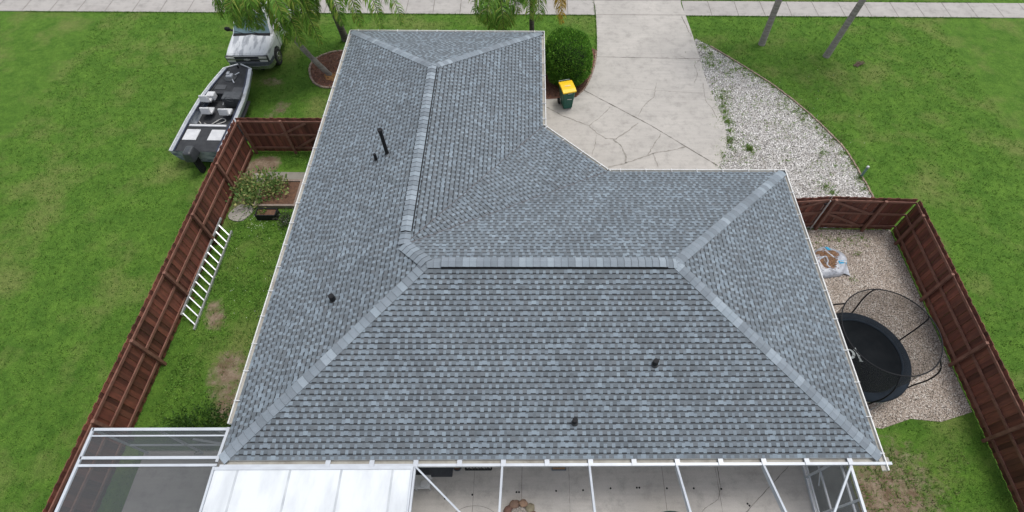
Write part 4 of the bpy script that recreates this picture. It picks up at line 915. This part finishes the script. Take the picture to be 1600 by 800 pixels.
mb = MB(); mb.box((-.42, 2.0, .78), (.75, .45, .45)); mb.tube([(-.42 + .17 * math.cos(t), 2.28 + .04 * math.sin(t), 1.03 + .15 * math.sin(t)) for t in np.linspace(0, 6.3, 20)], .016, 6); cons = tf(mb, BT).build('console', mat('console_grey', (.045, .05, .055), (.08, .085, .09), 9, .5), boat, bevel=.03)
mb = MB(); mb.tube([(-.8, 2.4, .75), (-.82, 1.9, .93), (-.1, 1.85, .95), (-.05, 2.35, .75)], .03, 8); tf(mb, BT).build('console_rail', mat('grey_trim', (.16, .17, .18), None, 5, .5), cons)
seat(-.35, 2.75, .5); seat(.42, 2.7, .5); seat(.62, 2.1, .62); 
mb = MB(); mb.box((.5, 1.95, .9), (.32, .3, .26)); tf(mb, BT).build('cooler', seat_w, boat, bevel=.03)
mb = MB(); mb.box((0, 3.75, .9), (1.5, .1, .06)); mb.box((-.5, 4.25, .875), (.55, .6, .03)); mb.box((.5, 4.25, .875), (.55, .6, .03)); tf(mb, BT).build('hatch', seat_w, boat, bevel=.01)
mb = MB(); mb.tube(smooth_poly([(.55, 3.2, .52), (.2, 3.35, .54), (-.3, 3.1, .54), (-.1, 2.95, .55), (.4, 3.45, .53), (.8, 3.1, .53)], 6), .02, 6); tf(mb, BT).build('rope', mat('rope_white', (.55, .55, .52), None, 6, .9), boat)
for x, y in ((.35, 1.35), (-.5, 1.5)): mb = MB(); mb.box((x, y, .885), (.5, .3, .012)); tf(mb, BT).build('deck_hatch', mat('hatch_grey', (.05, .053, .058), (.07, .073, .078), 8, .6), boat, bevel=.004)
for k in range(3): mb = MB(); mb.tube([(.72 - k * .09, .9 + k * .1, .90), (.80 - k * .06, 2.9, .93)], [.006, .012], 6); tf(mb, BT).build('fishing_rod', black, boat)
mb = MB(); mb.box((0, 5.45, 1.05), (.42, .6, .45), taper=.75); om = tf(mb, BT).build('outboard_motor', mat('cowling', (.04, .045, .05), (.06, .065, .07), 4, .3), boat, bevel=.07)
mb = MB(); mb.box((0, 5.42, .5), (.14, .26, .9)); tf(mb, BT).build('motor_leg', black, om)
trl = thing('boat_trailer', 'dark steel trailer under the fishing boat, its tongue reaching the truck bumper', 'trailer', BO)
mb = MB()
mb.bar((0, -.42, .47), (0, .9, .34), .08, .08); tf(mb, BT).build('tongue', rail_m if 0 else black, trl)
for sx in (-1, 1):
    mb = MB(); mb.bar((0, .5, .30), (sx * .55, 1.6, .26), .06, .08); mb.bar((sx * .55, 1.6, .26), (sx * .6, 5, .26), .06, .08); tf(mb, BT).build('frame_rail', black, trl)
    mb = MB(); mb.tube([(sx * 1.02, 3.5, .3), (sx * 1.2, 3.5, .3)], .3, 22); wv = tf(mb, BT).build('wheel', bpy.data.materials['tyre'], trl)
    mb = MB(); mb.tube([(sx * 1.19, 3.5, .3), (sx * 1.215, 3.5, .3)], .17, 16); tf(mb, BT).build('rim', chrome, wv)
    mb = MB(); pf = [(3.5 + .36 * math.cos(t), .34 + .34 * math.sin(t)) for t in np.linspace(.15, 2.99, 9)]
    for (ya, za), (yb, zb) in zip(pf, pf[1:]): mb.quad([(sx * 1.0, ya, za), (sx * 1.24, ya, za), (sx * 1.24, yb, zb), (sx * 1.0, yb, zb)])
    tf(mb, BT).build('fender', black, trl)
mb = MB(); mb.bar((-1.1, 3.5, .3), (1.1, 3.5, .3), .06, .06); tf(mb, BT).build('axle', black, trl)
mb = MB(); mb.bar((0, .1, .35), (0, .02, .98), .06, .06, up=(1, 0, 0)); mb.tube([(.0, -.28, .02), (.0, -.28, .7)], .03, 8); tf(mb, BT).build('winch_post', black, trl)
mb = MB(); mb.tube([(.0, -.28, .07), (.05, -.28, .07)], .07, 12); tf(mb, BT).build('jack_wheel', black, trl)

# ------------------------------------------------------------------ side yard
lad = thing('ladder', 'aluminium extension ladder lying along the west fence on the grass', 'ladder', (-11.4, 10.5, 0))
ra = [((-11.60, 12.45, .34), (-11.62, 8.4, .34)), ((-11.20, 12.05, .07), (-11.20, 8.0, .07))]
for a_, b_ in ra: mb = MB(); mb.bar(a_, b_, .045, .085); mb.build('side_rail', alu, lad)
for k in range(13):
    y = 12.1 - k * .305; mb = MB(); mb.bar((-11.60, y + .04, .34), (-11.20, y - .28, .07), .035, .035); mb.build('rung', alu, lad)
bed = thing('raised_bed', 'low weathered timber raised garden bed with brown soil beside the west wall', 'garden bed', (-9.9, 13.8, 0))
mb = MB(); mb.prism([(-10.6, 13.28), (-9.2, 13.28), (-9.2, 14.42), (-10.6, 14.42)], 0, .12); mb.build('soil', soil_m, bed)
for a_, b_, w_ in (((-10.72, 13.22), (-9.05, 13.22), .09), ((-10.72, 14.48), (-9.05, 14.48), .09), ((-10.66, 13.26), (-10.66, 14.44), .09), ((-9.14, 13.26), (-9.14, 14.44), .09), ((-8.97, 12.9), (-8.97, 14.5), .2)):
    mb = MB(); mb.bar((a_[0], a_[1], .09), (b_[0], b_[1], .09), w_, .16); mb.build('board', oldwood, bed)
single((lambda m_: (m_.prism([(-10.75, 14.62), (-8.9, 14.62), (-8.9, 15.0), (-10.75, 15.02)], 0, .06), m_)[1])(MB()), 'stepping_slab', concrete('old_slab', (.25, .235, .2), (.2, .19, .165), (.14, .14, .11)), (-9.8, 14.8, 0), 'grey concrete strip lying behind the raised garden bed', 'slab', bevel=.01)
mb = MB(); mb.prism([(-11.15 + .42 * math.cos(t) * (1 + .2 * math.sin(2 * t)), 12.95 + .42 * math.sin(t)) for t in np.linspace(0, 6.28, 17)[:-1]], 0, .05)
single(mb, 'flat_stone', concrete('pale_stone', (.36, .34, .31), (.3, .28, .25), (.2, .19, .17)), (-11.15, 12.95, 0), 'flat pale grey stone slab half hidden under the sprawling shrub', 'stone', bevel=.015)
mb = MB(); mb.prism([(-10.95 + .3 * math.cos(t), 14.75 + .26 * math.sin(t) * (1 + .2 * math.sin(3 * t))) for t in np.linspace(0, 6.28, 15)[:-1]], 0, .05)
single(mb, 'flat_stone', bpy.data.materials['pale_stone'], (-10.95, 14.75, 0), 'pale grey paving stone at the back of the sprawling shrub', 'stone', bevel=.015)
shr = thing('garden_shrub', 'loose yellow green vegetable plants sprawling from the raised bed toward the fence', 'plant', (-10.5, 13.7, 0))
cl = [(-10.9, 14.0, .5, .45), (-10.6, 13.65, .55, .45), (-10.3, 14.2, .45, .4), (-11.1, 13.5, .4, .35), (-10.0, 13.7, .35, .35), (-10.7, 13.3, .3, .3), (-11.25, 14.2, .3, .3), (-9.9, 14.1, .3, .3), (-10.55, 14.45, .35, .3)]
def shr_pt():
    x, y, r_, h_ = random.choice(cl); q = Vector((random.gauss(0, .55), random.gauss(0, .55), random.gauss(0, .5))); return Vector((x + q.x * r_, y + q.y * r_, max(.06, h_ + q.z * r_ * .8))), q.normalized()
leafy('leaves', shr_pt, 1300, .14, [(.16, .28, .08), (.22, .34, .10), (.11, .21, .06), (.42, .42, .16), (.30, .36, .13)], shr)
mb = MB()
for x, y, r_, h_ in cl:
    for k in range(3): mb.tube([(x, y, 0), (x + rnd(-.25, .25), y + rnd(-.25, .25), h_ + rnd(0, .2))], [.012, .005], 5)
mb.build('stems', mat('green_stem', (.10, .14, .05), (.16, .15, .07), 6, .8), shr)
pl = thing('planter_box', 'black rectangular planter box of brown soil in front of the raised bed', 'planter', (-10.05, 12.75, 0))
mb = MB(); X0, X1, Y0, Y1 = -10.42, -9.68, 12.62, 12.95
for a_, b_ in (((X0, Y0), (X1, Y0)), ((X1, Y0), (X1, Y1)), ((X1, Y1), (X0, Y1)), ((X0, Y1), (X0, Y0))): mb.bar((a_[0], a_[1], .15), (b_[0], b_[1], .15), .035, .3)
mb.build('box', black, pl)
mb = MB(); mb.box(((X0 + X1) / 2, (Y0 + Y1) / 2, .23), (X1 - X0 - .02, Y1 - Y0 - .02, .03)); mb.build('soil', soil_m, pl)
leafy('seedlings', lambda: (Vector((rnd(X0 + .05, X0 + .4), rnd(Y0 + .05, Y1 - .05), .27)), Vector((0, 0, 1))), 60, .07, [(.12, .25, .05), (.16, .3, .06)], pl)
gs = thing('herb_bush', 'small grey green herb bush with pale tips beside the planter box', 'plant', (-9.3, 12.55, 0))
def gs_pt(): q = Vector((random.gauss(0, .5), random.gauss(0, .5), random.gauss(0, .5))); return Vector((-9.3 + q.x * .25, 12.5 + q.y * .3, max(.04, .22 + q.z * .22))), q.normalized()
leafy('leaves', gs_pt, 500, .07, [(.10, .13, .08), (.14, .16, .10), (.07, .12, .04), (.12, .11, .10)], gs); leafy('blossoms', lambda: (Vector((-9.17 + rnd(-.08, .08), 12.33 + rnd(-.07, .1), .3)), Vector((0, 0, 1))), 16, .06, [(.7, .72, .72)], gs)
for k in range(7): pass
# low dark bush near the side porch
lb = thing('ground_shrub', 'low dark green shrub in the corner beside the side porch', 'bush', (-9.0, 4.9, 0))
def lb_pt():
    x, y, r_ = random.choice([(-9.2, 4.9, .5), (-8.7, 4.7, .4), (-9.8, 5.0, .5), (-10.4, 4.8, .4), (-8.4, 5.0, .3), (-9.5, 4.5, .35)]); q = Vector((random.gauss(0, .5), random.gauss(0, .5), random.gauss(0, .5))); return Vector((x + q.x * r_, y + q.y * r_, max(.04, .2 + q.z * r_ * .5))), q.normalized()
leafy('leaves', lb_pt, 3500, .075, [(.035, .09, .015), (.05, .12, .02), (.025, .07, .012), (.07, .15, .03)], lb)

# ------------------------------------------------------------------ east yard
bagm = mat('clear_plastic_film', (.24, .26, .30), (.52, .55, .60), 4, .25, .8, 10, spec=.8, bd=.04, lo=.3, hi=.7)
bag = thing('mulch_bag', 'torn pale plastic bag spilling brown wood chips on the pebbles by the east eave', 'bag', (10.75, 10.65, 0))
mb = MB(); cx_, cy_ = 10.72, 10.68
def bagshape(t): return .70 * (1 + .10 * math.sin(2 * t + .6) + .05 * math.sin(5 * t))
N, Mr = 44, 9
for j in range(Mr + 1):
    f = j / Mr
    for k in range(N):
        t = 2 * math.pi * k / N; r_ = bagshape(t) * (1 - .0 * f) * math.cos(f * math.pi / 2 * .98) ** .55 if j else bagshape(t)
        h_ = .24 * math.sin(f * math.pi / 2) ** .8 + .035 * mnoise.noise(Vector((math.cos(t) * 2.2 * (1 - f), math.sin(t) * 2.2 * (1 - f), f * 3))) * (j > 0)
        mb.v.append((cx_ + r_ * math.cos(t) * .98, cy_ + r_ * math.sin(t) * .98, .02 + max(0, h_)))
for j in range(Mr):
    for k in range(N): a_ = j * N + k; b_ = j * N + (k + 1) % N; mb.f.append((a_, b_, b_ + N, a_ + N)); mb.m.append(0); mb.c.append((1, 1, 1))
mb.f.append(tuple(range(Mr * N, (Mr + 1) * N))); mb.m.append(0); mb.c.append((1, 1, 1)); fo = mb.build('film', bagm, bag, smooth=True)
def bagz(x, y): 
    t = math.atan2(y - cy_, x - cx_); r_ = math.dist((x, y), (cx_, cy_)) / bagshape(t); return .02 + .25 * max(0, 1 - r_ ** 2.6) ** .5
chips = mat('wood_chips', (.235, .145, .09), (.14, .085, .055), 16, .95, .8, 40, attr=True)
mb = MB(); mb.hascol = True
patches = [(10.55, 10.95, .28, .16), (10.75, 10.7, .22, .32), (10.35, 10.6, .12, .2), (10.62, 10.35, .16, .12), (10.95, 10.95, .17, .10), (10.45, 10.35, .12, .1)]
for _ in range(4200):
    a_, b_, rx, ry = random.choice(patches); x, y = random.gauss(a_, rx * .5), random.gauss(b_, ry * .5)
    if math.dist((x, y), (cx_, cy_)) > .52: continue
    g_ = rnd(.6, 1.7); mb.box((x, y, bagz(x, y) + rnd(-.005, .02)), (rnd(.02, .05), rnd(.012, .03), .01), col=(g_, g_ * rnd(.85, 1), g_ * rnd(.7, .95)), M=Matrix.Rotation(rnd(0, 6), 3, 'Z') @ Matrix.Rotation(rnd(-.5, .5), 3, 'X'))
mb.build('wood_chips', chips, bag)
def flap(name, pts, mt, label=None):
    mb = MB(); n_ = 7
    for i in range(n_):
        for j in range(n_):
            u_, v_ = i / (n_ - 1), j / (n_ - 1); a_, b_, c_, d_ = [Vector(p) for p in pts]; q = a_.lerp(b_, u_).lerp(d_.lerp(c_, u_), v_); q.z = (bagz(q.x, q.y) + (.022 if 'band' in name else .008)) if math.dist((q.x, q.y), (cx_, cy_)) < .68 else q.z; q.z += (.0 if 'band' in name else .03) * mnoise.noise(q * 9); mb.v.append(tuple(q))
    for i in range(n_ - 1):
        for j in range(n_ - 1): mb.f.append((i * n_ + j, (i + 1) * n_ + j, (i + 1) * n_ + j + 1, i * n_ + j + 1)); mb.m.append(0); mb.c.append((1, 1, 1))
    return mb.build(name, mt, bag, smooth=True)
flap('film_flap', [(11.0, 10.62, .22), (11.42, 10.68, .06), (11.38, 10.12, .05), (11.02, 10.22, .16)], bagm); flap('film_flap', [(10.85, 11.28, .1), (11.2, 11.2, .1), (11.3, 10.85, .1), (11.0, 10.95, .24)], bagm)
flap('film_flap', [(10.15, 11.05, .12), (10.5, 11.28, .1), (10.62, 11.1, .2), (10.3, 10.85, .22)], mat('grey_film', (.2, .2, .21), (.3, .3, .31), 7, .4))
blue = mat('blue_print', (.02, .33, .60), (.03, .38, .62), 6, .4); wht = mat('white_print', (.7, .74, .76), None, 6, .5)
s1 = flap('blue_band', [(11.0, 10.62, .255), (11.36, 10.68, .15), (11.36, 10.57, .145), (11.02, 10.50, .25)], blue); s2 = flap('blue_band', [(10.74, 11.28, .15), (10.86, 11.28, .15), (10.9, 11.1, .22), (10.78, 11.1, .24)], blue)
mb = MB()
for k in range(7): mb.box((11.06 + k * .043, 10.575 + k * .007, bagz(11.06 + k * .043, 10.575) + .045), (.02, rnd(.04, .06), .02), .15)
mb.build('print_marks', wht, s1)
for k, (a_, b_, r_) in enumerate([((10.3, 10.9), .02, 0)] * 0): pass
mb = MB()
for pts in ([(10.25, 10.55), (10.4, 10.72), (10.6, 10.8), (10.62, 10.6), (10.55, 10.45), (10.7, 10.3)], [(10.2, 10.75), (10.45, 10.78)], [(10.9, 10.75), (10.75, 10.95), (10.68, 11.1)], [(10.35, 10.25), (10.55, 10.3), (10.85, 10.2)]):
    P = smooth_poly(pts, 6); mb.tube([(x, y, bagz(x, y) + .012) for x, y in P], [.035 * rnd(.6, 1.4) for _ in P], 7, squash=.5)
mb.build('film_folds', bagm, bag, smooth=True)

tr = thing('trampoline', 'round black trampoline with net poles half hidden by the east eave', 'trampoline', (10.2, 6.72, 0)); tc = (10.2, 6.72)
mb = MB(); lathe(mb, (*tc, .86), [(0, 0), (1.22, 0)], 48); mb.build('jumping_mat', mat('mat_black', (.008, .010, .012), (.012, .014, .016), 3, .95, spec=.1), tr)
mb = MB(); lathe(mb, (*tc, .86), [(1.2, .012), (1.24, .045), (1.34, .055), (1.46, .045), (1.50, 0), (1.48, -.05)], 56); mb.build('spring_pad', mat('pad_navy', (.012, .018, .026), (.018, .026, .036), 5, .8, spec=.2), tr, smooth=True)
mb = MB(); mb.tube([(tc[0] + 1.47 * math.cos(t), tc[1] + 1.47 * math.sin(t), .82) for t in np.linspace(0, 2 * math.pi, 49)], .022, 8, cap=False); mb.build('rim_tube', alu, tr)
for k in range(6):
    t = k * math.pi / 3 + .35; c_, s_ = math.cos(t), math.sin(t); c2, s2_ = math.cos(t + .35), math.sin(t + .35); P = lambda r_, z_, cc=c_, ss=s_: (tc[0] + r_ * cc, tc[1] + r_ * ss, z_)
    mb = MB(); mb.tube([P(1.47, .82), P(1.47, .03), P(1.47, .03, c2, s2_), P(1.47, .82, c2, s2_)], .02, 8); mb.build('leg', alu, tr)
    mb = MB(); mb.tube(smooth_poly([P(1.5, .1), P(1.56, .9), P(1.66, 1.6), P(1.6, 2.2), P(1.36, 2.6)], 5), .022, 8); mb.build('net_pole', black, tr)
mb = MB(); mb.tube([(tc[0] + 1.36 * math.cos(t), tc[1] + 1.36 * math.sin(t), 2.6) for t in np.linspace(0, 2 * math.pi, 49)], .018, 8, cap=False); mb.build('top_ring', black, tr)
mb = MB(); lathe(mb, (*tc, 0), [(1.24, .92), (1.33, 1.7), (1.35, 2.58)], 48); mb.build('safety_net', net_m, tr)
logo_m = mat('logo_print', (.42, .47, .47), (.36, .40, .40), 6, .6); lx, ly = gpx(1326.8, 552.5, .862)
mb = MB(); rr = []
for k in range(40):
    t0_, t1_ = 2 * math.pi * k / 40, 2 * math.pi * (k + 1) / 40; w0 = .022 + .02 * max(0, math.cos(t0_ + .5)); w1 = .022 + .02 * max(0, math.cos(t1_ + .5)); r_ = .14
    if 3 <= k % 40 and k in (36,): continue
    mb.quad([(lx + (r_ - w0) * math.cos(t0_), ly + (r_ - w0) * math.sin(t0_), .866), (lx + (r_ + w0) * math.cos(t0_), ly + (r_ + w0) * math.sin(t0_), .866), (lx + (r_ + w1) * math.cos(t1_), ly + (r_ + w1) * math.sin(t1_), .866), (lx + (r_ - w1) * math.cos(t1_), ly + (r_ - w1) * math.sin(t1_), .866)])
lg = mb.build('logo_ring', logo_m, tr)
def text_mesh(body_, size, M_, m_, parent, name='lettering', ext=.0):
    cu = bpy.data.curves.new(name, 'FONT'); cu.body = body_; cu.size = size; cu.align_x = 'CENTER'; cu.align_y = 'CENTER'; cu.extrude = ext; cu.offset = .004; cu.shear = .25; cu.space_character = 1.08
    to = bpy.data.objects.new(name, cu); COL.objects.link(to); dg_ = bpy.context.evaluated_depsgraph_get(); me_ = bpy.data.meshes.new_from_object(to.evaluated_get(dg_)); bpy.data.objects.remove(to)
    o_ = bpy.data.objects.new(name, me_); COL.objects.link(o_); me_.materials.append(m_); me_.transform(Matrix.Translation(-Vector(parent['_o'])) @ M_); o_.parent = parent; o_['_o'] = parent['_o']; return o_
tx, ty = gpx(1340, 554.5, .862)
text_mesh('jumpzylla', .115, Matrix.Translation((tx, ty, .867)) @ Matrix.Rotation(R(97), 4, 'Z'), logo_m, tr)
db = MB()
for k in range(16): a_ = rnd(.3, 1.0); db.bar((15.5 + rnd(-.1, .1), 21.95 + rnd(-.1, .1), .04), (15.55 + .45 * math.cos(a_ + rnd(-.4, .4)), 22.0 + .35 * math.sin(a_ + rnd(-.4, .4)), .06 + rnd(0, .05)), .015, .02)
single(db, 'dead_branch', mat('dead_branch', (.14, .09, .07), (.09, .06, .05), 8, .9), (15.5, 22, 0), 'small heap of brown dead twigs on the lawn near the outer palm', 'branch')
ux, uy = gpx(1351, 268, .3); ut = thing('utility_marker', 'short pale green utility post at the edge of the shell gravel', 'post', (ux, uy, 0))
mb = MB(); mb.tube([(ux, uy, 0), (ux, uy, .55)], .05, 12); mb.build('stake', mat('marker_green', (.12, .22, .20), (.16, .26, .24), 6, .6), ut); mb = MB(); mb.tube([(ux, uy, .55), (ux, uy, .6)], [.065, .045], 12); mb.build('cap', alu, ut)

# ------------------------------------------------------------------ patio things
pz = .055
mb = MB(); mb.box((-2.95, 3.62, pz + .012), (1.32, .52, .02)); single(mb, 'doormat', mat('dark_mat', (.045, .05, .06), (.06, .065, .075), 8, .95), (-2.95, 3.62, pz), 'plain dark slate coloured mat on the patio beside the white side table', 'mat', bevel=.006)
tb = thing('side_table', 'small square white side table on the patio by the edge of the white roof', 'table', (-3.06, 3.14, pz))
mb = MB(); mb.box((-3.06, 3.16, .42), (.44, .36, .03)); mb.build('tabletop', seat_w, tb, bevel=.01)
for sx in (-1, 1):
    for sy in (-1, 1): mb = MB(); mb.bar((-3.06 + sx * .19, 3.16 + sy * .15, pz), (-3.06 + sx * .19, 3.16 + sy * .15, .405), .03, .03, up=(1, 0, 0)); mb.build('leg', seat_w, tb)
mb = MB(); lathe(mb, (-2.99, 3.10, .436), [(0, .0), (.085, 0), (.10, .12), (.105, .125), (.09, .135), (.05, .14), (0, .14)], 24); single(mb, 'white_tub', seat_w, (-2.99, 3.10, .436), 'round white lidded tub on the small white side table', 'tub', smooth=False)
px_, py_ = -2.14, 3.6; pt_ = thing('plant_pot', 'round blue plant pot of brown soil next to the plain dark mat', 'plant pot', (px_, py_, pz))
mb = MB(); lathe(mb, (px_, py_, pz), [(0, 0), (.09, 0), (.125, .22), (.135, .22), (.135, .25), (.115, .25), (.11, .2)], 24); mb.build('pot', mat('blue_glaze', (.06, .08, .11), (.04, .055, .08), 6, .3), pt_)
mb = MB(); lathe(mb, (px_, py_, pz), [(0, .215), (.113, .205)], 20); mb.build('soil', soil_m, pt_)
leafy('dry_leaves', lambda: (Vector((px_ + rnd(-.07, .07), py_ + rnd(-.07, .07), pz + .23)), Vector((0, 0, 1))), 30, .06, [(.3, .2, .1), (.2, .17, .09)], pt_)
# ornate rubber mat: bars and scrolls
mb = MB(); X0, X1, Y0, Y1 = -1.93, -1.18, 3.55, 3.95
for a_, b_ in (((X0, Y0), (X1, Y0)), ((X1, Y0), (X1, Y1)), ((X1, Y1), (X0, Y1)), ((X0, Y1), (X0, Y0))): mb.bar((a_[0], a_[1], pz + .012), (b_[0], b_[1], pz + .012), .04, .02)
for k in range(8):
    cx2 = X0 + .06 + k * .09; 
    for cy2 in (Y0 + .07, Y0 + .19, Y0 + .31): mb.tube([(cx2 + .04 * math.cos(t), cy2 + .05 * math.sin(t), pz + .012) for t in np.linspace(0, 5.4 if k % 2 else 6.28, 12)], .012, 5)
single(mb, 'scroll_doormat', black, (-1.55, 3.75, pz), 'black rubber doormat with an open scroll pattern on the patio under the south eave', 'mat')
bro = thing('push_broom', 'push broom with a slate bristle head lying on the patio under the eave', 'broom', (.76, 3.56, pz))
mb = MB(); mb.box((.76, 3.555, pz + .05), (.42, .07, .09)); mb.build('head', mat('broom_bristle', (.09, .11, .13), (.12, .14, .16), 20, .9), bro); mb = MB(); mb.box((.76, 3.56, pz + .1), (.36, .05, .025)); mb.build('block', mat('broom_wood', (.30, .18, .09), None, 6, .6), bro)
mb = MB(); mb.tube([(.76, 3.57, pz + .1), (.80, 3.78, 1.3)], .012, 8); mb.build('handle', mat('broom_wood_pole', (.22, .16, .11), None, 6, .6), bro)
# fire ring of stones
rc = (-.36, 2.28)
cols = [((.24, .15, .10), (.15, .10, .08)), ((.33, .21, .13), (.20, .13, .10)), ((.30, .27, .18), (.20, .17, .12)), ((.20, .10, .075), (.13, .075, .06)), ((.26, .25, .18), (.18, .16, .12)), ((.28, .18, .12), (.17, .11, .09))]
lab = ['tan', 'orange brown', 'olive tan', 'dark red brown', 'pale olive', 'brown', 'dusty brown', 'sandy', 'rust coloured', 'grey brown']
for k in range(10):
    t = R(90 + 18 - k * 36 + 4); x, y = rc[0] + .38 * math.cos(t), rc[1] + .37 * math.sin(t); c1, c2 = cols[k % 6]
    mb = MB(); mb.ball((x, y, .11), (.135 + rnd(-.015, .02), .11 + rnd(-.01, .02), .075), 16, 11, wob=.35, M=Matrix.Rotation(t + 1.57, 3, 'Z'))
    where = 'at the house end' if math.sin(t) > .35 else ('at the south end' if math.sin(t) < -.35 else ('on the east side' if math.cos(t) > 0 else 'on the west side'))
    single(mb, 'ring_stone', mat('fieldstone', c1, c2, 7, .9, .5, 20), (x, y, .06), lab[k] + ' rounded stone ' + where + ' of the stone ring on the patio', 'stone', 'stones set in a ring on the patio', smooth=True)
mb = MB(); mb.hascol = True
for _ in range(420):
    a_, q = rnd(0, 6.3), .29 * rnd(0, 1) ** .5; g_ = random.choice((.3, .5, .7)); mb.ball((rc[0] + q * math.cos(a_), rc[1] + q * math.sin(a_), .1 + rnd(0, .025)), (.018, .013, .01), 6, 4, col=(g_, g_ * .9, g_ * .8))
tag(mb.build('ring_pebbles', stone_m), 'pale pebbles heaped inside the ring of stones', 'pebbles', kind='stuff')
gt = thing('round_table', 'round dark green patio table at the bottom edge of the patio view', 'table', (3.68, 1.52, pz))
mb = MB(); lathe(mb, (3.68, 1.52, .70), [(0, .03), (.80, .03), (.83, .01), (.83, -.02), (0, -.02)], 40); mb.build('tabletop', mat('green_top', (.05, .085, .07), (.03, .055, .05), 3, .85, spec=.15), gt)
for k in range(4): t = k * 1.57 + .78; mb = MB(); mb.tube([(3.68 + .5 * math.cos(t), 1.52 + .5 * math.sin(t), .68), (3.68 + .6 * math.cos(t), 1.52 + .6 * math.sin(t), pz)], .02, 8); mb.build('leg', black, gt)
# palm litter inside the mulch
